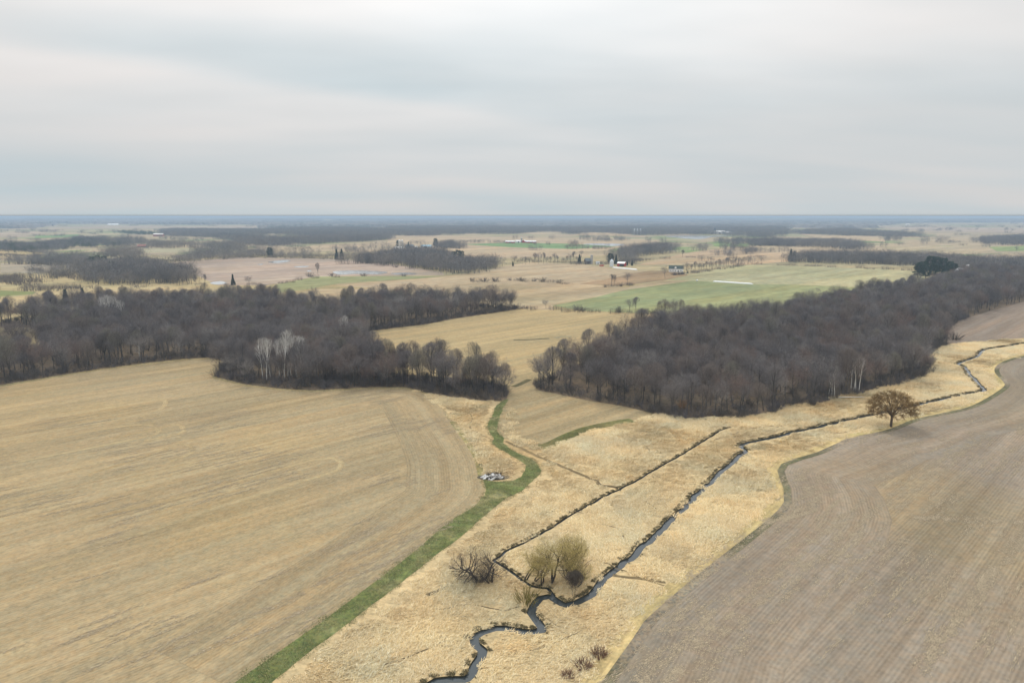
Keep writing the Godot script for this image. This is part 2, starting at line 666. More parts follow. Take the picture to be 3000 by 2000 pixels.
func nth(k: int) -> String:
	if k == 0:
		return "first"
	if k == 1:
		return "second"
	if k == 2:
		return "third"
	var n := k + 1
	var e := "th"
	if n % 100 < 11 or n % 100 > 13:
		e = {1: "st", 2: "nd", 3: "rd"}.get(n % 10, "th")
	return "%d%s" % [n, e]


# ---------------------------------------------------------------- the scene

func sky_picture() -> ImageTexture:
	# an overcast sky, brighter overhead, with streaked cloud sheets; a lower cloud sheet ends in a long edge to the west
	var w := 2048
	var h := 1024
	var cl := FastNoiseLite.new()
	cl.seed = 11
	cl.noise_type = FastNoiseLite.TYPE_SIMPLEX_SMOOTH
	cl.fractal_octaves = 5
	cl.frequency = 0.35
	var soft := FastNoiseLite.new()
	soft.seed = 5
	soft.noise_type = FastNoiseLite.TYPE_SIMPLEX_SMOOTH
	soft.fractal_octaves = 3
	soft.frequency = 0.16
	var im := Image.create(w, h, false, Image.FORMAT_RGBF)
	for j in h:
		var el := PI * (0.5 - (j + 0.5) / h)
		if el < -0.03:
			continue
		var y := sin(maxf(el, 0.0))
		for i in w:
			# the panorama's left border lies towards -z
			var az := wrapf((i + 0.5) / w * TAU, -PI, PI)
			var dx := sin(az)
			var dz := cos(az)
			var far := cos(el) / (y + 0.09)
			var px := dx * far
			var pz := dz * far
			var n := cl.get_noise_2d(px * 0.55 + pz * 0.25, pz * 1.25 - px * 0.2)
			var fine := cl.get_noise_2d(px * 2.2 + 50.0, pz * 4.0)
			var s := soft.get_noise_2d(px + 31.0, pz * 1.5)
			var deg := rad_to_deg(el)
			var a := rad_to_deg(az)
			# the cloud sheet's edge: a long shallow slope from west to north
			var edge := 10.35 - 0.0021 * pow(maxf(a + 36.0, 0.0), 2.0) + 0.5 * n + 0.25 * s
			var over := smoothstep(-0.4, 1.6, deg - edge) * (1.0 - smoothstep(0.6, 5.5, deg - edge)) * (1.0 - smoothstep(-20.0, 14.0, a)) * smoothstep(-120.0, -70.0, a)
			var below := smoothstep(-7.0, -0.2, deg - edge) * (1.0 - smoothstep(-0.5, 0.9, deg - edge)) * (1.0 - smoothstep(-5.0, 25.0, a))
			var l := 0.56 + 0.36 * y + 0.72 * y * y + 0.036 * n * smoothstep(0.0, 6.0, deg) + 0.03 * s + 0.034 * fine * smoothstep(3.0, 12.0, deg)
			l += 0.035 * below - 0.035 * over
			# thin bright cloud before the hidden sun, high to the north
			l += 0.12 * exp(-pow(a / 26.0, 2.0) - pow((deg - 17.0) / 9.0, 2.0)) * (1.0 + 1.2 * n)
			var cool := clampf(0.28 * over + 0.33 - 0.3 * below - 0.45 * n - 0.35 * s + 0.22 * (1.0 - smoothstep(0.0, 7.0, deg)) - 0.12 * smoothstep(-5.0, 30.0, a), -0.1, 0.9)
			im.set_pixel(i, j, Color(l * (1.0 - 0.17 * cool), l * (0.989 - 0.022 * cool), l * (0.98 + 0.05 * cool)))
	return ImageTexture.create_from_image(im)


func _ready() -> void:
	rng.seed = 20
	nz.seed = 3
	nz.noise_type = FastNoiseLite.TYPE_SIMPLEX_SMOOTH
	nz.fractal_octaves = 4
	nz.frequency = 0.015

	var cam := Camera3D.new()
	cam.name = "camera"
	cam.fov = 53.13
	cam.near = 0.5
	cam.far = 60000.0
	cam.position = Vector3(0, 75, 0)
	cam.rotation_degrees = Vector3(-10.408, 0, 0)
	add_child(cam)
	cam.current = true

	var env := Environment.new()
	var sky := Sky.new()
	var pano := PanoramaSkyMaterial.new()
	pano.panorama = sky_picture()
	sky.sky_material = pano
	env.background_mode = Environment.BG_SKY
	env.sky = sky
	env.background_energy_multiplier = 1.0
	env.tonemap_mode = Environment.TONE_MAPPER_LINEAR
	env.tonemap_exposure = 1.12
	env.sdfgi_enabled = true
	env.ssao_enabled = true
	env.ssil_enabled = true
	env.fog_enabled = true
	env.fog_density = 0.00014
	env.fog_light_color = Color(0.8, 0.9, 1.0)
	var we := WorldEnvironment.new()
	we.name = "world_environment"
	we.environment = env
	add_child(we)

	var sun := DirectionalLight3D.new()
	sun.name = "sun"
	sun.light_energy = 0.5
	sun.light_color = Color(1.0, 0.965, 0.91)
	sun.light_angular_distance = 14.0
	sun.shadow_enabled = true
	sun.rotation_degrees = Vector3(-52, 196, 0)
	add_child(sun)

	# ---- materials
	mats.wood = plain(0.95)
	mats.twig = plain(0.95)
	mats.leaf = plain(0.85)
	mats.paint = plain(0.7)
	var stubble_near := ground_texture(768, 40, Vector4(0.07, 0.05, 0.015, 0.13), 0.05, 0.02)
	var tilled_near := ground_texture(768, 72, Vector4(0.115, 0.05, 0.015, 0.1), 0.04, 0.015)
	var turf_near := ground_texture(512, 0, Vector4(0, 0.06, 0.2, 0.2), 0.1, 0.0)
	var reed_near := ground_texture(512, 0, Vector4(0, 0.12, 0.1, 0.14), 0.02, 0.02)
	var coarse := ground_texture(256, 0, Vector4(0, 0.0, 0.04, 0.04), 0.02, 0.0)
	var long := streak_texture(512, 0.12, 0.0)
	mats.stubble = soil_material(stubble_near, Vector2(45, 30.4), long, Vector2(420, 96), 4.0)
	mats.tilled = soil_material(tilled_near, Vector2(60, 54), long, Vector2(380, 120), 6.0)
	mats.turf = soil_material(turf_near, Vector2(26, 26), coarse, Vector2(130, 130), 4.0)
	mats.reed = soil_material(reed_near, Vector2(30, 24), coarse, Vector2(150, 150), 8.0)
	mats.far = soil_material(stubble_near, Vector2(700, 260), long, Vector2(2400, 700))
	var water := StandardMaterial3D.new()
	water.albedo_color = Color(0.035, 0.042, 0.045).linear_to_srgb()
	water.roughness = 0.06
	water.metallic_specular = 0.6
	mats.water = water
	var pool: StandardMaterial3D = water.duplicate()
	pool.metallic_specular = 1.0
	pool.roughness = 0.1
	pool.albedo_color = Color(0.42, 0.42, 0.41).linear_to_srgb()  # pale grey painted in for the sky mirrored at a low angle
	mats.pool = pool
	var B := 1.0 / 0.64  # both textures average 0.8

	# ---- outlines, in metres
	var marsh := roughened(smooth(PackedVector2Array([Vector2(-40, -288.6), Vector2(-47.3, -292.4), Vector2(-35.6, -283.5), Vector2(-24.9, -278.5), Vector2(-13.7, -272.9), Vector2(-2.1, -271.6), Vector2(0.7, -251.1), Vector2(0.3, -232.3), Vector2(3.6, -225.1), Vector2(9.2, -214.7), Vector2(11, -213.9), Vector2(14.3, -216.5), Vector2(18.8, -222.7), Vector2(27.2, -232.3), Vector2(37.3, -239), Vector2(45.5, -243.2), Vector2(55.8, -254), Vector2(67.7, -247.1), Vector2(77.4, -249.4), Vector2(86.5, -249.4), Vector2(99.2, -255.2), Vector2(112.3, -266.3), Vector2(123.6, -268.9), Vector2(139.7, -281.3), Vector2(157.1, -290.1), Vector2(177.1, -302.8), Vector2(201, -322), Vector2(215.5, -343.8), Vector2(230.2, -370.9), Vector2(258.1, -396.9), Vector2(283.6, -408.3), Vector2(322.6, -423.5), Vector2(436.1, -474.4), Vector2(395.3, -399.7), Vector2(304, -375.9), Vector2(277.6, -362.6), Vector2(258.4, -350.2), Vector2(245.3, -337.6), Vector2(235.1, -323.9), Vector2(226.4, -306.1), Vector2(218.9, -295.6), Vector2(196.7, -275), Vector2(180.9, -262.5), Vector2(166.5, -254.6), Vector2(149.9, -246), Vector2(136.7, -235.8), Vector2(125.7, -229.4), Vector2(114.5, -223.7), Vector2(98.5, -210.5), Vector2(90, -204.9), Vector2(82.7, -199.5), Vector2(79.3, -194), Vector2(77.6, -188.2), Vector2(75.8, -180.4), Vector2(72.3, -171.5), Vector2(65.2, -162.2), Vector2(56.6, -152.8), Vector2(44.9, -140.3), Vector2(35.6, -130.1), Vector2(24.7, -117.2), Vector2(21.6, -111.8), Vector2(18.8, -107.4), Vector2(15.4, -101.7), Vector2(10.8, -91.6), Vector2(6.2, -72.8), Vector2(-42.1, -72.8), Vector2(-43.7, -92.5), Vector2(-39.1, -100.3), Vector2(-34.9, -108.3), Vector2(-25.9, -125.6), Vector2(-18.9, -139.7), Vector2(-9.3, -158.9), Vector2(-8.3, -187.5), Vector2(-10.7, -204.9), Vector2(-14.8, -220.5), Vector2(-20.3, -238.4), Vector2(-27.6, -261.3)]), 6.0, true), 1.5, 0.5)
	var track := smooth(PackedVector2Array([Vector2(-2.7, -275), Vector2(-6.1, -265), Vector2(-7.4, -252.8), Vector2(-9, -238.4), Vector2(-8.3, -232.3), Vector2(-6.3, -225.1), Vector2(-6.7, -219.6), Vector2(-4.9, -214.7), Vector2(-1, -208.9), Vector2(2.4, -202.9), Vector2(4.1, -198.8), Vector2(4, -194), Vector2(2.7, -189.2), Vector2(0.4, -186.5), Vector2(-2.4, -185.5), Vector2(-5, -185.8), Vector2(-8.6, -187.2), Vector2(-7.4, -181.7), Vector2(-7.6, -176.2), Vector2(-9.8, -168.8), Vector2(-12.9, -163.7), Vector2(-16.8, -157.4), Vector2(-21.6, -145.6), Vector2(-27.4, -133.8), Vector2(-34.7, -119.2), Vector2(-40.9, -107.9), Vector2(-45.9, -99.5), Vector2(-50.8, -88), Vector2(-44.6, -85.5), Vector2(-39.7, -99.1), Vector2(-36.9, -104.7), Vector2(-32.8, -112.1), Vector2(-25.8, -125.2), Vector2(-18.8, -139.3), Vector2(-10.2, -155.5), Vector2(-4.6, -168.2), Vector2(-1.8, -173), Vector2(2.8, -178.9), Vector2(5.4, -184.9), Vector2(8.1, -190.9), Vector2(8.7, -194.4), Vector2(8.1, -198.8), Vector2(5.9, -204.5), Vector2(3.2, -207.7), Vector2(-1, -213.9), Vector2(-2.6, -219.1), Vector2(-2.8, -224.1), Vector2(-5.1, -231.3), Vector2(-5.4, -240), Vector2(-4.6, -249.9), Vector2(-3.3, -263.1), Vector2(-1.4, -275)]), 4.0, true)
	var stubble_poly := PackedVector2Array([Vector2(-228.8, -296.3), Vector2(-216.5, -313), Vector2(-204.8, -327.7), Vector2(-188.6, -341.7), Vector2(-173.6, -352.4), Vector2(-161.8, -355.7), Vector2(-152.1, -350.2), Vector2(-145.6, -329.6), Vector2(-141.8, -313), Vector2(-120.4, -297.9), Vector2(-102.2, -290.1), Vector2(-86.1, -287.1), Vector2(-73.6, -290.1), Vector2(-60.7, -292.4), Vector2(-47.3, -292.4), Vector2(-40, -288.6), Vector2(-34.1, -278.5), Vector2(-27.5, -260), Vector2(-20.2, -237.4), Vector2(-14.6, -219.6), Vector2(-10.7, -204.1), Vector2(-8.8, -191.6), Vector2(-7.6, -180.4), Vector2(-7.8, -175), Vector2(-10.4, -167.7), Vector2(-14.8, -159.9), Vector2(-18.3, -151.8), Vector2(-23, -141.3), Vector2(-29.2, -128.9), Vector2(-34.6, -118.7), Vector2(-40.8, -107.4), Vector2(-45.7, -99.1), Vector2(-51.4, -83.2), Vector2(-58.4, -72.8), Vector2(-112.8, -72.8), Vector2(-203.2, -158.9), Vector2(-264.7, -254)])
	stubble_poly = roughened(stubble_poly, 3.0, 0.5)
	var tilled_line := smooth(PackedVector2Array([Vector2(395.3, -399.7), Vector2(304, -375.9), Vector2(280.2, -366.1), Vector2(260.8, -353.5), Vector2(245.3, -338.6), Vector2(235.1, -324.9), Vector2(225.4, -305.3), Vector2(219, -296.3), Vector2(197.5, -276.4), Vector2(181.8, -263.8), Vector2(167.2, -255.8), Vector2(150.5, -247.1), Vector2(137.3, -236.9), Vector2(126.2, -230.3), Vector2(115, -224.6), Vector2(98.8, -211.3), Vector2(89.9, -205.7), Vector2(82.6, -200.3), Vector2(79, -194.4), Vector2(77.3, -188.2), Vector2(75.4, -180.4), Vector2(72, -171.5), Vector2(64.9, -162.2), Vector2(56.3, -152.8), Vector2(44.7, -140.3), Vector2(35.4, -130.1), Vector2(24.4, -117.2), Vector2(21.3, -111.8), Vector2(18.6, -107.4), Vector2(15.1, -101.7), Vector2(10.2, -91.6), Vector2(5.6, -72.8)]), 5.0)
	var tilled_poly := tilled_line.duplicate()
	tilled_poly.append_array(PackedVector2Array([Vector2(160, -62), Vector2(420, -120), Vector2(560, -420)]))
	var headland := smooth(PackedVector2Array([Vector2(-3.4, -271.6), Vector2(-4.6, -255.2), Vector2(-5.5, -242.7), Vector2(-5.1, -233.3), Vector2(-2.7, -224.6), Vector2(0.4, -220.5), Vector2(3.9, -216.9), Vector2(8.6, -213.9), Vector2(11, -213.5), Vector2(15.1, -217.3), Vector2(20, -224.6), Vector2(27.2, -232.8), Vector2(37.3, -239.5), Vector2(45.8, -243.2), Vector2(54.5, -249.4), Vector2(46.2, -266.3), Vector2(30.6, -278.5), Vector2(17.2, -290.1), Vector2(12.6, -294.8), Vector2(10.5, -307.8), Vector2(0.8, -309.5), Vector2(-1.5, -294.8)]), 4.0, true)
	var mid_poly := PackedVector2Array([Vector2(-96.8, -386.1), Vector2(-94.5, -414.3), Vector2(-95.9, -453.8), Vector2(-60.9, -484.5), Vector2(-40.1, -514.8), Vector2(4, -559.7), Vector2(19.2, -554.3), Vector2(53.9, -543.9), Vector2(90.7, -533.8), Vector2(109.3, -524.1), Vector2(132.5, -484.5), Vector2(101.3, -429.9), Vector2(76.3, -399.7), Vector2(52.7, -361.4), Vector2(26.7, -329.6), Vector2(9.9, -301.2), Vector2(0, -297.9), Vector2(-7.1, -302.8), Vector2(-35.9, -311.3), Vector2(-71.2, -334.6)])
	var back_poly := PackedVector2Array([Vector2(246.8, -386.1), Vector2(285, -443.2), Vector2(332.8, -501.3), Vector2(391.6, -554.3), Vector2(467.1, -619.4), Vector2(655.6, -775.6), Vector2(860, -830.4), Vector2(457.5, -464.8), Vector2(320.3, -420.4), Vector2(281.6, -405.4), Vector2(255.2, -391.4)])

	var stream := smooth(PackedVector2Array([Vector2(385.2, -429.9), Vector2(337, -411.3), Vector2(307.1, -402.6), Vector2(291.7, -394.2), Vector2(275.7, -386.1), Vector2(267, -379.6), Vector2(252.1, -362.6), Vector2(231.7, -345.9), Vector2(230.1, -339.6), Vector2(226.2, -330.6), Vector2(220.4, -320.2), Vector2(217.9, -313), Vector2(213.2, -303.6), Vector2(209.4, -294.8), Vector2(207.9, -290.9), Vector2(203.8, -287.9), Vector2(195.1, -284.2), Vector2(182.4, -277.1), Vector2(163.1, -266.3), Vector2(141.1, -254), Vector2(128, -247.1), Vector2(113, -238.4), Vector2(101.9, -232.8), Vector2(93.4, -227.4), Vector2(87.7, -224.1), Vector2(77.1, -218.2), Vector2(76, -213.5), Vector2(76.1, -210.5), Vector2(72.6, -208.1), Vector2(68.6, -201.4), Vector2(63.1, -194.4), Vector2(58.4, -186.8), Vector2(52.4, -178.9), Vector2(48.6, -173.3), Vector2(44.1, -166.6), Vector2(38, -157.7), Vector2(33.4, -150.7), Vector2(29.7, -145.6), Vector2(26.3, -140.7), Vector2(23.9, -137.6), Vector2(20.4, -133.8), Vector2(18.8, -130.9), Vector2(17.2, -128.2), Vector2(15, -124.8), Vector2(13, -123.1), Vector2(10.6, -122.7), Vector2(8.9, -123.9), Vector2(7.6, -125.5), Vector2(5.9, -124.8), Vector2(4.5, -122.7), Vector2(3.7, -120.3), Vector2(4.3, -117.6), Vector2(5.3, -115.4), Vector2(5.4, -114.3), Vector2(3.5, -113.5), Vector2(0.3, -114.1), Vector2(-2.9, -114.5), Vector2(-5.8, -113.8), Vector2(-7, -111.8), Vector2(-6.5, -110.1), Vector2(-5.2, -108.2), Vector2(-5.4, -106.5), Vector2(-6, -104), Vector2(-6.9, -101.7), Vector2(-8, -100.5), Vector2(-10.2, -100.5), Vector2(-12.1, -99.9), Vector2(-15.1, -97.3), Vector2(-18.4, -92.5)]), 1.6)
	var ditch := smooth(PackedVector2Array([Vector2(78.9, -236.9), Vector2(73.9, -232.8), Vector2(64.6, -220.9), Vector2(52.2, -205.7), Vector2(44.5, -196.9), Vector2(37.6, -188.5), Vector2(30, -180.1), Vector2(24.6, -174.4), Vector2(16.8, -165.3), Vector2(11.3, -158.2), Vector2(6.6, -152.5), Vector2(0.1, -145.6), Vector2(-3, -141.3), Vector2(-4.1, -139.9), Vector2(-2.4, -138.2), Vector2(-0.4, -135.2), Vector2(2.1, -131.5), Vector2(3.9, -129.2), Vector2(7.2, -128.4), Vector2(8.4, -125.6)]), 1.6)
	stream = wobbled(stream, 0.35)
	ditch = wobbled(ditch, 0.25)
	var channel: PackedVector2Array = Geometry2D.offset_polyline(stream, 0.88, Geometry2D.JOIN_ROUND, Geometry2D.END_ROUND)[0]
	var side: PackedVector2Array = Geometry2D.offset_polyline(ditch, 0.38, Geometry2D.JOIN_ROUND, Geometry2D.END_ROUND)[0]
	var joined := Geometry2D.merge_polygons(channel, side)
	var cuts := []
	for q in joined:
		if not Geometry2D.is_polygon_clockwise(q):
			cuts.append(q)

	# ---- ground
	var base := PackedVector2Array([Vector2(-760, -760), Vector2(760, -760), Vector2(760, 300), Vector2(-760, 300)])
	tag(sheet("ground", base, 20.0, 0.0, mats.turf, {"color": Color(0.3, 0.235, 0.125) * B, "other": Color(0.22, 0.19, 0.1) * B, "share": 0.2}, [marsh]), "dry straw coloured ground under and around the fields", "ground", "", "structure")
	far_ground()
	tag(sheet("marsh_land", marsh, 4.0, 0.0, mats.reed, {"color": Color(0.42, 0.325, 0.185) * B, "other": Color(0.37, 0.265, 0.135) * B, "blotch": 0.16, "streak": 0.1, "share": 0.15, "row": Vector2(0.97, 0.24)}, cuts), "pale straw coloured marsh of flattened reeds along the stream", "marsh", "", "structure")
	tag(sheet("stubble_field", stubble_poly, 3.5, 0.012, mats.stubble, {"color": Color(0.296, 0.232, 0.137) * B, "other": Color(0.31, 0.235, 0.128) * B, "blotch": 0.04, "streak": 0.0, "share": 0.0}), "big tan stubble field with diagonal rows left of the green track", "field", "", "structure")
	tag(sheet("tilled_field", tilled_poly, 3.5, 0.012, mats.tilled, {"color": Color(0.226, 0.186, 0.141) * B, "other": Color(0.24, 0.19, 0.122) * B, "blotch": 0.06, "streak": 0.04, "share": 0.05}), "grey brown tilled field with fine rows right of the marsh", "field", "", "structure")
	tag(sheet("corner_field", headland, 3.0, 0.016, mats.stubble, {"color": Color(0.29, 0.227, 0.13) * B, "blotch": 0.08, "streak": 0.1}), "small tan field corner between the green track and the right wood", "field", "", "structure")
	tag(sheet("middle_field", mid_poly, 6.0, 0.008, mats.stubble, {"color": Color(0.335, 0.258, 0.14) * B, "other": Color(0.3, 0.235, 0.13) * B, "blotch": 0.05, "streak": 0.1, "share": 0.1}), "pale tan striped field lying between the two woods", "field", "", "structure")
	tag(sheet("back_field", back_poly, 6.0, 0.01, mats.tilled, {"color": Color(0.222, 0.177, 0.138) * B, "blotch": 0.05, "streak": 0.06}), "grey brown field behind the right wood at the picture's edge", "field", "", "structure")
	tag(sheet("grass_path", roughened(track, 0.7, 0.45), 1.6, 0.024, mats.turf, {"color": Color(0.115, 0.138, 0.05) * B, "other": Color(0.22, 0.2, 0.1) * B, "blotch": 0.25, "streak": 0.3, "share": 0.15, "grain": 0.13, "row": Vector2(0.62, -0.78)}), "mown green grass track winding from the front to the gap between woods", "path", "", "structure")
	mats.verge = tilled_line
	edges_and_marks(B, tilled_line, stubble_poly, tilled_poly)

	# ---- water and banks
	waters(cuts, stream, ditch, B)
	reeds(marsh, cuts, stream, ditch, track)
	far_fields(B)
	woods()
	single_plants(stream)
	farms()
	props()
	print("tree triangles ", tris)


func wobbled(line: PackedVector2Array, amount: float) -> PackedVector2Array:
	var out := PackedVector2Array()
	for p in line:
		out.append(p + Vector2(nz.get_noise_2d(p.x * 14.0, p.y * 14.0), nz.get_noise_2d(p.x * 14.0, p.y * 14.0 + 700.0)) * amount * 2.0)
	return out


func far_ground() -> void:
	var b := Buf.new()
	var cell := FastNoiseLite.new()
	cell.seed = 9
	cell.noise_type = FastNoiseLite.TYPE_CELLULAR
	cell.cellular_distance_function = FastNoiseLite.DISTANCE_MANHATTAN
	cell.cellular_return_type = FastNoiseLite.RETURN_CELL_VALUE
	cell.cellular_jitter = 0.7
	cell.frequency = 1.0 / 420.0
	var radii := [640.0]
	while radii[-1] < 27000.0:
		radii.append(radii[-1] * 1.018 + 4.0)
	var n := 300
	var B := 1.0 / 0.64
	var cols := [Color(0.36, 0.28, 0.18), Color(0.31, 0.25, 0.17), Color(0.29, 0.25, 0.15), Color(0.16, 0.22, 0.08), Color(0.25, 0.2, 0.15), Color(0.38, 0.3, 0.19)]
	var put_at := func(r: float, k: int) -> void:
		var a := TAU * k / n
		var p := Vector2(sin(a), -cos(a)) * r
		var v := cell.get_noise_2d(p.x, p.y) * 0.5 + 0.5
		var c: Color = cols[int(v * 23.0) % cols.size()]
		if r < 1500.0:
			c = Color(0.34, 0.275, 0.16).lerp(Color(0.22, 0.2, 0.12), clampf(nz.get_noise_2d(p.x, p.y) + 0.4, 0, 1))
		b.v.append(Vector3(p.x, -0.05 + far_height(p.x, p.y), p.y))
		b.n.append(Vector3.UP)
		b.c.append(c * B)
		b.uv.append(Vector2(p.dot(ROW), p.dot(Vector2(-ROW.y, ROW.x))))
		b.uv2.append(p)
	for i in radii.size() - 1:
		for k in n:
			# whole circle, finer where the photograph looks
			put_at.call(radii[i], k); put_at.call(radii[i + 1], k); put_at.call(radii[i + 1], k + 1)
			put_at.call(radii[i], k); put_at.call(radii[i + 1], k + 1); put_at.call(radii[i], k + 1)
	tag(put("far_terrain", b.mesh(mats.far)), "rolling farmland running out to the hazy horizon", "terrain", "", "structure")


func edges_and_marks(B: float, tilled_line: PackedVector2Array, stubble_area: PackedVector2Array, tilled_area: PackedVector2Array) -> void:
	# crop rows that follow the fields' curved edges
	var left_edge := smooth(PackedVector2Array([Vector2(-52.7, -290.9), Vector2(-40.8, -287.1), Vector2(-33.9, -276.4), Vector2(-27.4, -258.8), Vector2(-20.1, -236.4), Vector2(-14.8, -219.1), Vector2(-10.8, -203.3), Vector2(-9, -190.9), Vector2(-7.8, -180.4), Vector2(-8.2, -175.6), Vector2(-10.6, -167.9), Vector2(-14.8, -159.9), Vector2(-18.3, -151.8), Vector2(-22.9, -141.1), Vector2(-29.1, -128.6), Vector2(-34.4, -118.2), Vector2(-40.6, -106.9), Vector2(-45.4, -98.4)]), 4.0)
	tag(ribbon("headland_field", left_edge, 0.6, 22.0, 0.02, mats.stubble, {"color": Color(0.293, 0.23, 0.137) * B, "blotch": 0.06, "streak": 0.0}), "curved stubble rows along the big field's edge", "field", "", "structure")
	tag(ribbon("tilled_headland_field", tilled_line, -26.0, -0.8, 0.02, mats.tilled, {"color": Color(0.226, 0.186, 0.141) * B, "other": Color(0.235, 0.187, 0.128) * B, "blotch": 0.1, "streak": 0.1, "share": 0.05}), "curved tilled rows along the grey brown field's edge", "field", "", "structure")
	tag(ribbon("dark_soil_path", tilled_line, -2.6, 0.2, 0.026, mats.turf, {"color": Color(0.12, 0.115, 0.065) * B, "other": Color(0.226, 0.186, 0.141) * B, "blotch": 0.35, "streak": 0.3, "share": 0.45, "grain": 0.4}), "dark damp soil strip along the tilled field's edge", "soil strip", "", "structure")
	tag(ribbon("verge_path", tilled_line, -0.6, 2.4, 0.03, mats.reed, {"color": Color(0.42, 0.325, 0.16) * B, "other": Color(0.3, 0.25, 0.115) * B, "blotch": 0.3, "streak": 0.3, "share": 0.1, "grain": 0.3}), "yellow grass verge between the marsh and the tilled field", "verge", "", "structure")
	var green := smooth(PackedVector2Array([Vector2(8.6, -214.3), Vector2(11.3, -214.3), Vector2(15.1, -217.8), Vector2(20, -224.6), Vector2(27.2, -232.8), Vector2(37.3, -239.5), Vector2(45.9, -243.8)]), 2.0)
	tag(ribbon("weedy_grass_path", green, -4.2, 0.6, 0.03, mats.turf, {"color": Color(0.1, 0.115, 0.04) * B, "other": Color(0.2, 0.17, 0.08) * B, "blotch": 0.4, "streak": 0.3, "share": 0.25}), "dark green weedy strip on the field corner's lower edge", "grass strip", "", "structure")
	var weeds := smooth(PackedVector2Array([Vector2(-22, -243.8), Vector2(-16.1, -224.6), Vector2(-12.4, -211.3), Vector2(-10.6, -203.3), Vector2(-9.1, -192.6), Vector2(-8.5, -187.5)]), 2.0)
	tag(ribbon("weed_path", weeds, -0.8, 1.2, 0.034, mats.turf, {"color": Color(0.11, 0.135, 0.04) * B, "other": Color(0.25, 0.21, 0.1) * B, "blotch": 0.4, "streak": 0.3, "share": 0.45}), "thin weedy green edge of the stubble field above the rubble pile", "grass strip", "", "structure")
	# wheel tracks left where machines turned
	var loops := [PackedVector2Array([Vector2(-108.7, -160.1), Vector2(-88.9, -175), Vector2(-77.8, -187.5), Vector2(-70.2, -195.1), Vector2(-62.1, -203.3), Vector2(-56.4, -204.9), Vector2(-52.7, -201), Vector2(-52.1, -195.1), Vector2(-55.8, -190.2), Vector2(-65.3, -180.4), Vector2(-78.5, -166.1), Vector2(-91.8, -149.6), Vector2(-104.3, -135.2)]), PackedVector2Array([Vector2(-159.6, -222.7), Vector2(-146, -234.8), Vector2(-134.7, -240), Vector2(-126.9, -234.8), Vector2(-124.5, -228.9), Vector2(-128, -224.6), Vector2(-139.4, -213.9), Vector2(-153, -201)]), PackedVector2Array([Vector2(-177.4, -254), Vector2(-160.9, -266.3), Vector2(-150.3, -276.4), Vector2(-143.5, -272.9), Vector2(-139.3, -262.5), Vector2(-141, -255.2), Vector2(-152.2, -245.4), Vector2(-171.6, -231.3)]), PackedVector2Array([Vector2(-125.3, -190.9), Vector2(-116.4, -205.7), Vector2(-111.5, -218.2), Vector2(-105.5, -214.7), Vector2(-103.3, -208.9), Vector2(-106.3, -201.8)]), PackedVector2Array([Vector2(-138.9, -222.7), Vector2(-127.2, -234.8), Vector2(-122.7, -240), Vector2(-118.1, -235.3), Vector2(-116.6, -228.9), Vector2(-125, -221.8)])]
	for q in loops:
		var o := ribbon("wheel_track_path", smooth(q, 3.0), -0.9, 0.9, 0.03, mats.stubble, {"color": Color(0.31, 0.24, 0.135) * B, "blotch": 0.15, "streak": 0.1}, self, 2)
		tag(o, "", "wheel track", "wheel tracks in the stubble field", "structure")
	var names := ["long pale wheel track looping back in the middle of the stubble field", "pale wheel track looping in the upper left of the stubble field", "topmost pale wheel track looping near the left wood", "short pale wheel track hooking round above the longest loop", "narrow pale wheel track loop between two wider ones"]
	var k := 0
	for o in get_children():
		if o.name.begins_with("wheel_track_path"):
			o.set_meta("label", names[k])
			k += 1
	# straws of crop residue, thicker in strips and patches
	var straws := []
	for j in 3:
		straws.append(residue_patch(4.0, 70, Color(0.33, 0.27, 0.185)))
	var at := [[], [], []]
	for q in [[PackedVector2Array([Vector2(38.1, -132.9), Vector2(53, -147.5), Vector2(68.6, -161.4), Vector2(85.9, -178)]), 3.0], [PackedVector2Array([Vector2(28.2, -100.5), Vector2(36, -109.8), Vector2(45.9, -120.7), Vector2(64.7, -139.3), Vector2(77.8, -150.7)]), 4.5], [PackedVector2Array([Vector2(20.9, -99.6), Vector2(28.5, -111), Vector2(35.8, -120.7)]), 4.0], [PackedVector2Array([Vector2(68.6, -143.7), Vector2(74.7, -148.5), Vector2(83.1, -155.3)]), 6.0], [PackedVector2Array([Vector2(74.7, -155.3), Vector2(83.9, -161.4), Vector2(96.9, -169.3)]), 4.0], [PackedVector2Array([Vector2(100.7, -172.1), Vector2(120.2, -189.2), Vector2(138.2, -205.7), Vector2(164, -227.4)]), 3.0], [PackedVector2Array([Vector2(84.6, -190.9), Vector2(81.7, -179.5), Vector2(76.8, -169.3), Vector2(70.2, -161.4)]), 3.0], [PackedVector2Array([Vector2(90.3, -189.2), Vector2(87.7, -178), Vector2(83, -166.6)]), 3.0], [PackedVector2Array([Vector2(69.6, -103.8), Vector2(72.2, -106.2), Vector2(91.6, -124.1), Vector2(118.6, -149), Vector2(140.6, -169.3)]), 1.3], [PackedVector2Array([Vector2(102.6, -161.4), Vector2(112.2, -160.9), Vector2(127.4, -158.9)]), 0.8], [PackedVector2Array([Vector2(23, -99.6), Vector2(33.9, -113.7), Vector2(41.3, -122.2)]), 3.0]]:
		var line := smooth(q[0], 2.4)
		for p in line:
			for j in 3:
				if rng.randf() < 0.75:
					var o: Vector2 = p + Vector2(rng.randfn(0.0, 1.0), rng.randfn(0.0, 1.0)) * q[1] * 0.6
					at[rng.randi() % 3].append(Transform3D(Basis(Vector3.UP, 0.769 + rng.randf_range(-0.2, 0.2)), Vector3(o.x, 0.02, o.y)))
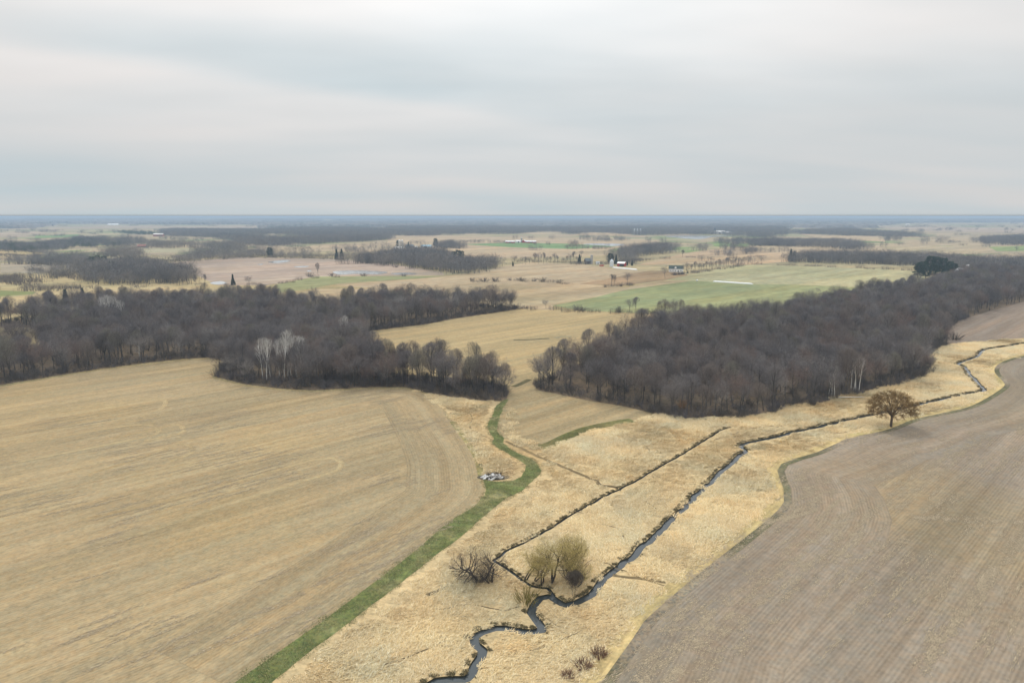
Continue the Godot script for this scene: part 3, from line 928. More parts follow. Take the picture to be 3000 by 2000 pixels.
	for side in [[stubble_area, 0.22, 4.0], [tilled_area, 0.12, 4.5]]:
		for p in scatter([side[0]], side[2]):
			if p.length() < 330.0 and p.y < -70.0 and absf(p.x) < 260.0 and nz.get_noise_2d(p.x * 1.4 + 800.0, p.y * 1.4) + 0.5 * nz.get_noise_2d(p.x * 6.0, p.y * 6.0) > side[1]:
				at[rng.randi() % 3].append(Transform3D(Basis(Vector3.UP, 0.769 + rng.randf_range(-0.08, 0.08)) * Basis.from_scale(Vector3(2.4, 1, 0.7)), Vector3(p.x, 0.02, p.y)))
	var root := Node3D.new()
	add_child(root)
	numbered(root, "crop_debris")
	tag(root, "straws of crop residue strewn over both big fields", "crop residue", "", "stuff")
	for j in 3:
		copies("straw_debris", straws[j], at[j], [], root)


func waters(cuts: Array, stream: PackedVector2Array, ditch: PackedVector2Array, B: float) -> void:
	var b := Buf.new()
	var wet := Buf.new()
	for q in cuts:
		var ids := Geometry2D.triangulate_polygon(q)
		for t in range(0, ids.size(), 3):
			var a: Vector2 = q[ids[t]]
			var c: Vector2 = q[ids[t + 1]]
			var d: Vector2 = q[ids[t + 2]]
			if (c - a).cross(d - a) < 0.0:
				var e := c
				c = d
				d = e
			wet.tri(Vector3(a.x, -0.28, a.y), Vector3(c.x, -0.28, c.y), Vector3(d.x, -0.28, d.y), Color.WHITE)
		for i in q.size():
			var a: Vector2 = q[i]
			var c: Vector2 = q[(i + 1) % q.size()]
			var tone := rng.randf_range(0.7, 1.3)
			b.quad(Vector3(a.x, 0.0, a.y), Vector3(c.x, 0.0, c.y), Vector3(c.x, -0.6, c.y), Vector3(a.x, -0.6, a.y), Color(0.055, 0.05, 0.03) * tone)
	tag(put("stream_water", wet.mesh(mats.water)), "dark narrow stream and its straight side ditch", "water", "", "structure")
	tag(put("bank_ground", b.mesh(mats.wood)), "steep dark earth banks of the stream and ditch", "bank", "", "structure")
	# dry ditches: dark lines of matted growth
	mats.dry = []
	var lines := [PackedVector2Array([Vector2(-2.2, -221.4), Vector2(2, -215.6), Vector2(6.8, -208.5), Vector2(13.2, -200.3), Vector2(19.7, -191.9), Vector2(24.1, -186.2), Vector2(25.1, -183.3), Vector2(29.8, -181)]), PackedVector2Array([Vector2(-9.5, -133.8), Vector2(-12.3, -130.6), Vector2(-14.8, -128.1), Vector2(-17.1, -125.5)]), PackedVector2Array([Vector2(21.4, -133.6), Vector2(26.1, -132.5), Vector2(32, -130.9)]), PackedVector2Array([Vector2(-27.5, -265.7), Vector2(-24, -259.4), Vector2(-17.2, -255.2), Vector2(-14.8, -247.7), Vector2(-15.4, -240), Vector2(-14.7, -234.8), Vector2(-11.3, -229.4), Vector2(-6.7, -222.3)]), PackedVector2Array([Vector2(78.4, -235.3), Vector2(91.1, -234.8), Vector2(112.4, -248.2), Vector2(137.8, -266.3)]), PackedVector2Array([Vector2(19.6, -139.3), Vector2(27.8, -132), Vector2(31.8, -129.4)])]
	var said := ["narrow dark dry ditch running from the green track to the straight ditch", "brown dry ditch running down left from the leaning tree clump", "brown dry ditch between the stream and the tilled field", "thin winding crack in the marsh strip below the left wood", "faint dark trail through the marsh under the right wood", "faint dark trail between the willows and the tilled field"]
	var trails := [PackedVector2Array([Vector2(73.5, -209.7), Vector2(79, -201.8), Vector2(82.7, -201)]), PackedVector2Array([Vector2(84.8, -234.8), Vector2(99.3, -240), Vector2(106.6, -238.4)]), PackedVector2Array([Vector2(82.1, -218.2), Vector2(91.2, -219.1), Vector2(104, -225.1)]), PackedVector2Array([Vector2(68.8, -222.7), Vector2(80.6, -231.3), Vector2(87.1, -232.3)]), PackedVector2Array([Vector2(58.1, -227.4), Vector2(61.5, -217.3), Vector2(67, -216.5)]), PackedVector2Array([Vector2(69.5, -201.8), Vector2(73, -192.6), Vector2(76.9, -190.9)]), PackedVector2Array([Vector2(118.2, -254), Vector2(131.5, -257), Vector2(142.2, -261.3)]), PackedVector2Array([Vector2(159.3, -287.1), Vector2(170.4, -283.5), Vector2(182, -287.1)]), PackedVector2Array([Vector2(109.5, -227.4), Vector2(119.5, -232.3), Vector2(129.6, -240)]), PackedVector2Array([Vector2(41.6, -190.9), Vector2(47.7, -184.2), Vector2(52.5, -183.6)]), PackedVector2Array([Vector2(35.4, -172.1), Vector2(39.5, -164), Vector2(42.7, -163.4)]), PackedVector2Array([Vector2(39.9, -227.4), Vector2(44.2, -218.2), Vector2(45, -207.7)]), PackedVector2Array([Vector2(7.1, -164), Vector2(12.9, -166.1), Vector2(18.3, -164)]), PackedVector2Array([Vector2(19.9, -158.9), Vector2(25.9, -155.3), Vector2(26.7, -147.5)]), PackedVector2Array([Vector2(-14.8, -120.7), Vector2(-8.2, -122.2), Vector2(-1.3, -120.7), Vector2(2, -121.9)]), PackedVector2Array([Vector2(-2, -107.3), Vector2(4.9, -108.5), Vector2(12.3, -113.7)]), PackedVector2Array([Vector2(-21.8, -103.8), Vector2(-16.4, -107.3), Vector2(-12.2, -111)])]
	for q in trails:
		lines.append(q)
	for i in lines.size():
		if i >= said.size():
			said.append("")
		var w: float = [0.65, 0.5, 0.45, 0.22, 0.15, 0.15][i] if i < 6 else 0.16
		var line := wobbled(smooth(lines[i], 1.2), 0.3)
		mats.dry.append(line)
		var o := ribbon("dry_ditch_path" if i < 6 else "animal_path", line, -w, w, 0.03, mats.reed, {"color": Color(0.11, 0.085, 0.05) * B, "other": Color(0.2, 0.15, 0.08) * B, "blotch": 0.4, "streak": 0.2, "share": 0.3}, self, 1)
		tag(o, said[i] if i < 6 else "faint dark animal trail winding through the flattened reeds", "ditch" if i < 6 else "trail", "" if i < 6 else "animal trails in the marsh", "structure")


# a matted tuft of dead reeds, lying mostly towards +x
func reed_patch(rad: float, n: int, len: float, lie: float, cols: Array) -> ArrayMesh:
	var b := Buf.new()
	for k in n:
		var a := rng.randf() * TAU
		var p := Vector3(cos(a), 0, sin(a)) * sqrt(rng.randf()) * rad
		var d := (Vector3(lie, rng.randf_range(0.12, 0.75), 0) + Vector3(rng.randf_range(-0.7, 0.7), 0, rng.randf_range(-0.8, 0.8))).normalized()
		var l := len * rng.randf_range(0.6, 1.3)
		var s := Vector3(-d.z, 0.15, d.x).normalized() * rng.randf_range(0.025, 0.065)
		var col: Color = cols[rng.randi() % cols.size()] * rng.randf_range(0.84, 1.13)
		var mid := p + d * l * 0.55
		var tip := mid + (d + Vector3(0.1, -0.5, 0)).normalized() * l * 0.45
		b.tri(p - s, p + s, mid + s, col)
		b.tri(p - s, mid + s, mid - s, col)
		b.tri(mid - s, mid + s, tip, col * 1.05)
	return b.mesh(mats.twig)


func reeds(marsh: PackedVector2Array, cuts: Array, stream: PackedVector2Array, ditch: PackedVector2Array, track: PackedVector2Array) -> void:
	var straw := [Color(0.64, 0.52, 0.312), Color(0.6, 0.468, 0.255), Color(0.67, 0.565, 0.365), Color(0.6, 0.45, 0.238)]
	var kinds := []
	for k in 4:
		kinds.append(reed_patch(1.9, 190, 0.85, 0.8, straw))
	var where := [[], [], [], []]
	var tints := [[], [], [], []]
	var near := {}
	var dry := []
	for q in mats.dry:
		dry.append(q)
	dry.append(smooth(mats.verge, 2.0))
	for line in dry:
		for p in line:
			for dx in range(-1, 2):
				for dz in range(-1, 2):
					near[Vector2i(floori(p.x / 3.0) + dx, floori(p.y / 3.0) + dz)] = true
	for line in [stream, ditch]:
		for p in line:
			for dx in range(-1, 2):
				for dz in range(-1, 2):
					near[Vector2i(floori(p.x / 3.0) + dx, floori(p.y / 3.0) + dz)] = true
	var wide_track: PackedVector2Array = Geometry2D.offset_polygon(track, 2.8)[0]
	for p in scatter([marsh], 2.1):
		if p.y > -70.0 or p.length() > 520.0:
			continue
		var close: bool = near.has(Vector2i(floori(p.x / 3.0), floori(p.y / 3.0)))
		if close:
			var gap := 1e9
			for line in [stream, ditch]:
				for i in range(0, line.size(), 1):
					gap = minf(gap, p.distance_squared_to(line[i]))
			if gap < 4.6:
				continue
			gap = 1e9
			for i in dry.size():
				for q in dry[i]:
					gap = minf(gap, p.distance_squared_to(q) - ([2.2, 1.5, 1.3, 0.5, 0.4, 0.4][i] if i < 6 else (4.0 if i == dry.size() - 1 else 0.35)))
			if gap < 0.0:
				continue
		if Geometry2D.is_point_in_polygon(p, wide_track):
			continue
		var a := 0.4 + 2.4 * nz.get_noise_2d(p.x * 1.1, p.y * 1.1 + 90.0) + rng.randf_range(-0.4, 0.4)
		var s := rng.randf_range(0.7, 1.15)
		var k := rng.randi() % 4
		where[k].append(Transform3D(Basis(Vector3.UP, a).scaled(Vector3(s, s * rng.randf_range(0.5, 1.0), s)), Vector3(p.x, 0, p.y)))
		var g := nz.get_noise_2d(p.x * 2.5, p.y * 2.5 + 400.0)
		var w := nz.get_noise_2d(p.x * 5.0 + 40.0, p.y * 5.0)
		tints[k].append(Color(1.0 + 0.26 * g, 1.0 + 0.2 * g - 0.1 * w, 1.0 + 0.1 * g - 0.2 * w))
	var root := Node3D.new()
	add_child(root)
	numbered(root, "reed_grass")
	tag(root, "flattened straw coloured reeds covering the marsh", "reeds", "", "stuff")
	for k in 4:
		copies("reeds", kinds[k], where[k], tints[k], root)
	# short green tufts breaking up the mown track
	var turf := []
	for k in 2:
		turf.append(reed_patch(1.0, 70, 0.16, 0.2, [Color(0.115, 0.138, 0.048), Color(0.15, 0.17, 0.065), Color(0.24, 0.215, 0.11)]))
	var lawn := [[], []]
	for p in scatter([Geometry2D.offset_polygon(track, 0.3)[0]], 1.3):
		if p.y < -70.0 and nz.get_noise_2d(p.x * 9.0, p.y * 9.0) > -0.4:
			lawn[rng.randi() % 2].append(stand(p, rng.randf_range(0.7, 1.3), 1.0, 0.02))
	var grass := Node3D.new()
	add_child(grass)
	numbered(grass, "track_grass")
	tag(grass, "short green grass on the mown track", "grass", "", "stuff")
	for k in 2:
		copies("grass", turf[k], lawn[k], [], grass)
	# greener tufts overhanging the water
	var bank := []
	for k in 3:
		bank.append(reed_patch(0.5, 60, 0.42, 0.3, [Color(0.07, 0.07, 0.03), Color(0.15, 0.12, 0.06), Color(0.055, 0.045, 0.028), Color(0.26, 0.2, 0.105)]))
	var spots := [[], [], []]
	for pair in [[stream, 1.25], [ditch, 0.6]]:
		var line: PackedVector2Array = pair[0]
		for i in range(1, line.size() - 1):
			var d := (line[i + 1] - line[i - 1]).normalized()
			for s in [-1.0, 1.0]:
				var off: Vector2 = Vector2(-d.y, d.x) * s
				# the far bank carries the thicker growth
				var thick := 7 if off.y < 0.0 else 1
				for j in thick:
					if rng.randf() < (0.9 if off.y < 0.0 else 0.55) * (1.0 if pair[1] > 1.0 else 0.6):
						var p: Vector2 = line[i] + off * (pair[1] + rng.randf_range(-0.2, 0.5 if off.y < 0.0 else 0.2)) + d * rng.randf_range(-0.8, 0.8)
						if inside(p, [marsh], cuts):
							spots[rng.randi() % 3].append(stand(p, rng.randf_range(0.35, 0.95) * (1.0 if off.y < 0.0 else 0.6)))
	var banks := Node3D.new()
	add_child(banks)
	numbered(banks, "bank_grass")
	tag(banks, "dark green and brown grass fringing the stream and ditch", "grass", "", "stuff")
	for k in 3:
		copies("grass", bank[k], spots[k], [], banks)


func far_fields(B: float) -> void:
	var tan1 := Color(0.36, 0.275, 0.175)
	var list := [
		[PackedVector2Array([Vector2(-226.4, -612.9), Vector2(-202, -709.8), Vector2(-145.2, -718.6), Vector2(-81.8, -727.5), Vector2(-39.4, -780.8), Vector2(20, -802.1), Vector2(75.3, -765.5), Vector2(106.8, -746), Vector2(123.5, -732), Vector2(176.1, -802.1), Vector2(211.9, -802.1), Vector2(174.5, -765.5), Vector2(117.1, -701.3), Vector2(79.1, -639.8), Vector2(34.8, -582.1), Vector2(33.2, -549), Vector2(5, -559.7), Vector2(-40.1, -514.8), Vector2(-103.2, -582.1), Vector2(-140.9, -517.1)]), tan1, "tan field behind the left wood's pointed end", 0.01],
		[PackedVector2Array([Vector2(-82.4, -873.6), Vector2(-47.4, -943.4), Vector2(11.9, -1101.5), Vector2(28.1, -1133.1), Vector2(106.8, -1091.4), Vector2(147.4, -999.3), Vector2(174.5, -958.8), Vector2(210.9, -936), Vector2(228.2, -880.1), Vector2(182.6, -813.2), Vector2(138.8, -765.5), Vector2(116.1, -750.8), Vector2(75.3, -765.5), Vector2(20, -802.1), Vector2(-39.4, -780.8), Vector2(-81.8, -727.5), Vector2(-145.2, -718.6), Vector2(-194.7, -750.8), Vector2(-143.2, -813.2)]), Color(0.37, 0.285, 0.185), "wide pale tan field below the red shed farm", 0.02],
		[PackedVector2Array([Vector2(75.3, -765.5), Vector2(118.6, -830.4), Vector2(150.2, -893.4), Vector2(197.7, -958.8), Vector2(223.3, -951), Vector2(228.2, -880.1), Vector2(182.6, -813.2), Vector2(138.8, -765.5), Vector2(115.3, -746)]), Color(0.27, 0.19, 0.115), "darker brown ploughed piece right of the tree island", 0.05],
		[PackedVector2Array([Vector2(34.4, -576.4), Vector2(79.1, -639.8), Vector2(117.1, -701.3), Vector2(174.5, -765.5), Vector2(211.9, -802.1), Vector2(237.8, -786), Vector2(269.1, -760.5), Vector2(304.5, -760.5), Vector2(351, -741.3), Vector2(369.2, -727.5), Vector2(308.2, -612.9), Vector2(229.4, -528.9), Vector2(183.1, -494.9), Vector2(135.3, -494.9), Vector2(121, -526.5), Vector2(82.5, -536.3), Vector2(58, -546.4)]), Color(0.225, 0.235, 0.12), "green hay field behind the right wood", 0.06],
		[PackedVector2Array([Vector2(182.6, -813.2), Vector2(228.2, -880.1), Vector2(285.3, -966.6), Vector2(352.9, -1062), Vector2(419.4, -1052.6), Vector2(462.1, -1034.2), Vector2(519.3, -990.9), Vector2(558.6, -951), Vector2(518.7, -813.2), Vector2(471.5, -727.5), Vector2(441.4, -718.6), Vector2(366.9, -723), Vector2(351, -741.3), Vector2(304.5, -760.5), Vector2(267.1, -760.5), Vector2(237.8, -786), Vector2(211.9, -802.1)]), Color(0.31, 0.285, 0.17), "pale yellow green field above the green hay field", 0.04],
		[PackedVector2Array([Vector2(-261.1, -755.6), Vector2(-247.4, -860.8), Vector2(-188.4, -867.1), Vector2(-97.3, -867.1), Vector2(-82.4, -873.6), Vector2(-121.5, -824.6), Vector2(-196.1, -775.6), Vector2(-209.5, -718.6), Vector2(-232.2, -676.9)]), Color(0.25, 0.25, 0.13), "pale green field beyond the left wood", 0.05],
		[PackedVector2Array([Vector2(-565.7, -1091.4), Vector2(-554.8, -1144), Vector2(-507.8, -1279.5), Vector2(-472, -1265.9), Vector2(-308.1, -1226.7), Vector2(-186.9, -1081.4), Vector2(-137.9, -999.3), Vector2(-94, -928.6), Vector2(-87.5, -880.1), Vector2(-188.4, -867.1), Vector2(-247.4, -860.8), Vector2(-269, -750.8), Vector2(-324.2, -750.8), Vector2(-406.5, -880.1)]), Color(0.32, 0.25, 0.2), "pinkish brown marsh flat with thin pools", 0.03],
		[PackedVector2Array([Vector2(-679.4, -907.2), Vector2(-641.6, -1034.2), Vector2(-570.9, -1101.5), Vector2(-412.6, -893.4), Vector2(-335.3, -765.5), Vector2(-266.7, -750.8), Vector2(-231.1, -612.9), Vector2(-365.2, -612.9), Vector2(-375.2, -494.9)]), Color(0.38, 0.3, 0.17), "straw coloured meadow beyond the left wood", 0.02],
		[PackedVector2Array([Vector2(-822.7, -1101.5), Vector2(-710.8, -1071.6), Vector2(-647.5, -982.7), Vector2(-631.6, -914.2), Vector2(-679.4, -907.2)]), Color(0.3, 0.25, 0.19), "grey tan field at the left picture edge", 0.06],
		[PackedVector2Array([Vector2(-1164.6, -1565), Vector2(-1081.9, -1505.8), Vector2(-959, -1416.4), Vector2(-916.7, -1307.6), Vector2(-924.5, -1239.5)]), Color(0.42, 0.32, 0.17), "yellow tan field near the left picture edge", 0.1],
		[PackedVector2Array([Vector2(-524.4, -697.1), Vector2(-479.4, -684.9), Vector2(-466.8, -661.6), Vector2(-484.7, -643.3)]), Color(0.2, 0.215, 0.09), "small green meadow patch at the left picture edge", 0.07],
		[PackedVector2Array([Vector2(-883.1, -1629), Vector2(-768.8, -1651.5), Vector2(-677, -1468.8), Vector2(-768.8, -1416.4)]), Color(0.3, 0.27, 0.18), "grey green field in the far left woods", 0.1],
		[PackedVector2Array([Vector2(-791.7, -1279.5), Vector2(-758.4, -1307.6), Vector2(-696.3, -1322.1), Vector2(-615.5, -1226.7), Vector2(-632.5, -1178.1), Vector2(-722.2, -1178.1)]), Color(0.35, 0.29, 0.17), "small straw field in the left middle distance", 0.1],
		[PackedVector2Array([Vector2(-649.8, -1748.1), Vector2(-518.5, -1722.9), Vector2(-479.3, -1915.9), Vector2(-363.5, -2012.3), Vector2(-464, -2572.8), Vector2(-329.8, -2813.4), Vector2(-128.2, -2572.8), Vector2(60.7, -2467.2), Vector2(372.5, -2324.1), Vector2(456.2, -2119), Vector2(380.1, -1856.5), Vector2(262.1, -1698.4), Vector2(217.2, -1525.1), Vector2(190.6, -1337), Vector2(101.7, -1293.4), Vector2(0, -1239.5), Vector2(-116, -1279.5), Vector2(-244.7, -1399.8), Vector2(-429.9, -1505.8), Vector2(-574.8, -1544.8)]), Color(0.37, 0.285, 0.19), "broad pale field round the white silo farm", 0.1],
		[PackedVector2Array([Vector2(-132.6, -1856.5), Vector2(0, -1979.1), Vector2(163.2, -1885.7), Vector2(265.8, -1722.9), Vector2(137.5, -1585.8), Vector2(0, -1674.7)]), Color(0.15, 0.225, 0.1), "bright green field before the white barn farm", 0.25],
		[PackedVector2Array([Vector2(228.8, -2749.1), Vector2(359.2, -3185), Vector2(533.8, -3025), Vector2(432.7, -2629)]), Color(0.39, 0.29, 0.18), "far orange tan field among blue woods", 0.5],
		[PackedVector2Array([Vector2(209.2, -3460), Vector2(314, -3562), Vector2(280.3, -3272), Vector2(198.7, -3185)]), Color(0.38, 0.29, 0.19), "tiny far tan field among blue woods", 0.6],
		[PackedVector2Array([Vector2(191.6, -1062), Vector2(321.1, -1337), Vector2(399.2, -1487.1), Vector2(570.8, -1722.9), Vector2(597.8, -1487.1), Vector2(461.2, -1144), Vector2(352.9, -1062), Vector2(293.9, -1091.4)]), Color(0.38, 0.28, 0.18), "tan field behind the dark roofed house", 0.09],
		[PackedVector2Array([Vector2(595.5, -1774), Vector2(692.9, -1748.1), Vector2(757.5, -1585.8), Vector2(710.8, -1487.1), Vector2(544.1, -1352.1), Vector2(529.9, -1525.1)]), Color(0.38, 0.29, 0.19), "tan strip before the far right wood", 0.2],
		[PackedVector2Array([Vector2(550.5, -1885.7), Vector2(638.6, -1885.7), Vector2(586.4, -1698.4), Vector2(512.8, -1748.1)]), Color(0.17, 0.23, 0.09), "thin green strip in the right middle distance", 0.25],
		[PackedVector2Array([Vector2(1225.7, -2951.3), Vector2(1410.7, -2629), Vector2(1091.7, -2012.3), Vector2(1089, -2119), Vector2(1052.6, -2369.9)]), Color(0.38, 0.29, 0.19), "tan field between two far right woods", 0.4],
		[PackedVector2Array([Vector2(931.6, -1748.1), Vector2(1106.8, -1722.9), Vector2(1030.9, -1525.1), Vector2(928.1, -1367.7), Vector2(798.9, -1399.8)]), Color(0.34, 0.275, 0.18), "dull tan field at the far right", 0.2],
		[PackedVector2Array([Vector2(2007.4, -3272), Vector2(2432.3, -3103), Vector2(1103, -1399.8), Vector2(952.3, -1399.8), Vector2(1120.6, -1748.1), Vector2(1053.3, -1885.7), Vector2(1491.5, -2417.6)]), Color(0.34, 0.27, 0.18), "patched tan fields at the right picture edge", 0.18],
		[PackedVector2Array([Vector2(1177.1, -1698.4), Vector2(1415.8, -1800.7), Vector2(1185.8, -1505.8), Vector2(1048.7, -1487.1)]), Color(0.2, 0.24, 0.1), "green pasture at the right picture edge", 0.3],
		[PackedVector2Array([Vector2(1823.6, -2572.8), Vector2(2018.3, -2572.8), Vector2(1824.2, -2324.1), Vector2(1655.6, -2324.1)]), Color(0.19, 0.24, 0.1), "thin green field at the far right picture edge", 0.4],
		[PackedVector2Array([Vector2(2416.7, -4662), Vector2(4091, -7137), Vector2(4993, -6385), Vector2(2313.7, -2951.3), Vector2(2093.7, -3460)]), Color(0.35, 0.27, 0.2), "hazy pinkish fields at the far right", 0.6],
		[PackedVector2Array([Vector2(2077.2, -4849), Vector2(2311.1, -4662), Vector2(2061.5, -4178), Vector2(1798.6, -4178)]), Color(0.38, 0.29, 0.2), "thin tan field on the far right skyline", 0.7],
		[PackedVector2Array([Vector2(-2416.7, -3103), Vector2(-2258.8, -3272), Vector2(-2084.3, -3103), Vector2(-1850, -2629), Vector2(-1885, -2417.6)]), Color(0.36, 0.28, 0.2), "pinkish field at the far left", 0.4],
		[PackedVector2Array([Vector2(-1857.2, -2687.7), Vector2(-1806.5, -2880.7), Vector2(-1556.2, -2467.2), Vector2(-1638.7, -2369.9)]), Color(0.17, 0.24, 0.1), "green field at the far left", 0.45],
		[PackedVector2Array([Vector2(-4064, -6065), Vector2(-3705, -7137), Vector2(-2031.1, -5512), Vector2(-1540.9, -4178), Vector2(-2249.5, -4328), Vector2(-2903.1, -4328)]), Color(0.36, 0.28, 0.21), "hazy pink band of fields on the far left", 0.7],
		[PackedVector2Array([Vector2(-1064.3, -2572.8), Vector2(-1046, -2629), Vector2(-872.1, -2196.5), Vector2(-890.5, -2157.1)]), Color(0.13, 0.24, 0.07), "small green clearing in the far left woods", 0.5],
		[PackedVector2Array([Vector2(-1336.6, -3363), Vector2(-1176.8, -3272), Vector2(-1036.7, -2880.7), Vector2(-1145.6, -2880.7)]), Color(0.2, 0.25, 0.11), "green clearing behind the far left woods", 0.55],
		[PackedVector2Array([Vector2(-1211.9, -2157.1), Vector2(-1409.9, -2687.7), Vector2(-1395.1, -2749.1), Vector2(-1221.6, -2417.6), Vector2(-1138.4, -2157.1)]), Color(0.35, 0.28, 0.18), "tan clearing by the far red house", 0.45],
	]
	for f in list:
		var lo: Vector2 = f[0][0]
		var hi: Vector2 = lo
		for p in f[0]:
			lo = lo.min(p)
			hi = hi.max(p)
		var cell := maxf(12.0, maxf(hi.x - lo.x, hi.y - lo.y) / 50.0)
		var c: Color = f[1]
		var o := sheet("distant_field", roughened(f[0], 30.0, 2.0), cell, f[3], mats.far, {"color": c * B, "other": Color(c.r * 0.87, c.g * 0.9, c.b * 0.85) * B, "share": 0.2, "blotch": 0.14, "streak": 0.16, "grain": 3.0})
		tag(o, f[2], "field", "", "structure")
	# open water, its sky reflection put into the pale colour
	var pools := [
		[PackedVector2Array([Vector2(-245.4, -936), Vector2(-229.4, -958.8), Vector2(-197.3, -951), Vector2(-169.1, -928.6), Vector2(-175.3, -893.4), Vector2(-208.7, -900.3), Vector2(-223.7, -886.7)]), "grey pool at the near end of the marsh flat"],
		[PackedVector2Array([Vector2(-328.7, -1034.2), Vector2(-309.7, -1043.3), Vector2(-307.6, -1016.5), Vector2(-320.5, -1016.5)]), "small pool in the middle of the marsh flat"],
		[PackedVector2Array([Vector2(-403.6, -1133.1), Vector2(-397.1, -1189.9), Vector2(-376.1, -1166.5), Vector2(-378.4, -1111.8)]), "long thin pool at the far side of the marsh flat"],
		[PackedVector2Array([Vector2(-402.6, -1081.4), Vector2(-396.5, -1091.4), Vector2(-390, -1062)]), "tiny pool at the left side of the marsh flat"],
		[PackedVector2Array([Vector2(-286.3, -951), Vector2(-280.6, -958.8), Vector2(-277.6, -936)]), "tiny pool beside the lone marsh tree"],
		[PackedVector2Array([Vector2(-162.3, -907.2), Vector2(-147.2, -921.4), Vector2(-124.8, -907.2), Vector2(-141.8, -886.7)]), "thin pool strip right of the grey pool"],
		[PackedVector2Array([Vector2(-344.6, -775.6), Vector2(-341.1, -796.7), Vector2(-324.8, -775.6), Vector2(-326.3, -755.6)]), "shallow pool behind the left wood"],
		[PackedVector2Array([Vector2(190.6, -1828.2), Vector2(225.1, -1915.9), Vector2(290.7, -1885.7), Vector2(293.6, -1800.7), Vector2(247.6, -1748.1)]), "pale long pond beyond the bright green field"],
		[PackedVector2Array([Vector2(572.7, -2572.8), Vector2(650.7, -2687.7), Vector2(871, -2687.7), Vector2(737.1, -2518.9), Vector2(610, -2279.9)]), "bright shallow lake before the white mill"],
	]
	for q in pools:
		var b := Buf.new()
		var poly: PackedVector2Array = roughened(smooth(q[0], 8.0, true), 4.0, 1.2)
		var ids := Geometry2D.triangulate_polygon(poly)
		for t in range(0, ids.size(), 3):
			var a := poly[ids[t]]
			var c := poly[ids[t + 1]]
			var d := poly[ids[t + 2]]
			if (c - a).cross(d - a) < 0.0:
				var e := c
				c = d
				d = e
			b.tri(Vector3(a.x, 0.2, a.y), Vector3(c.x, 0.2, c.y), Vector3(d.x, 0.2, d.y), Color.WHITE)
		tag(put("pond_water", b.mesh(mats.pool)), q[1], "water", "", "structure")


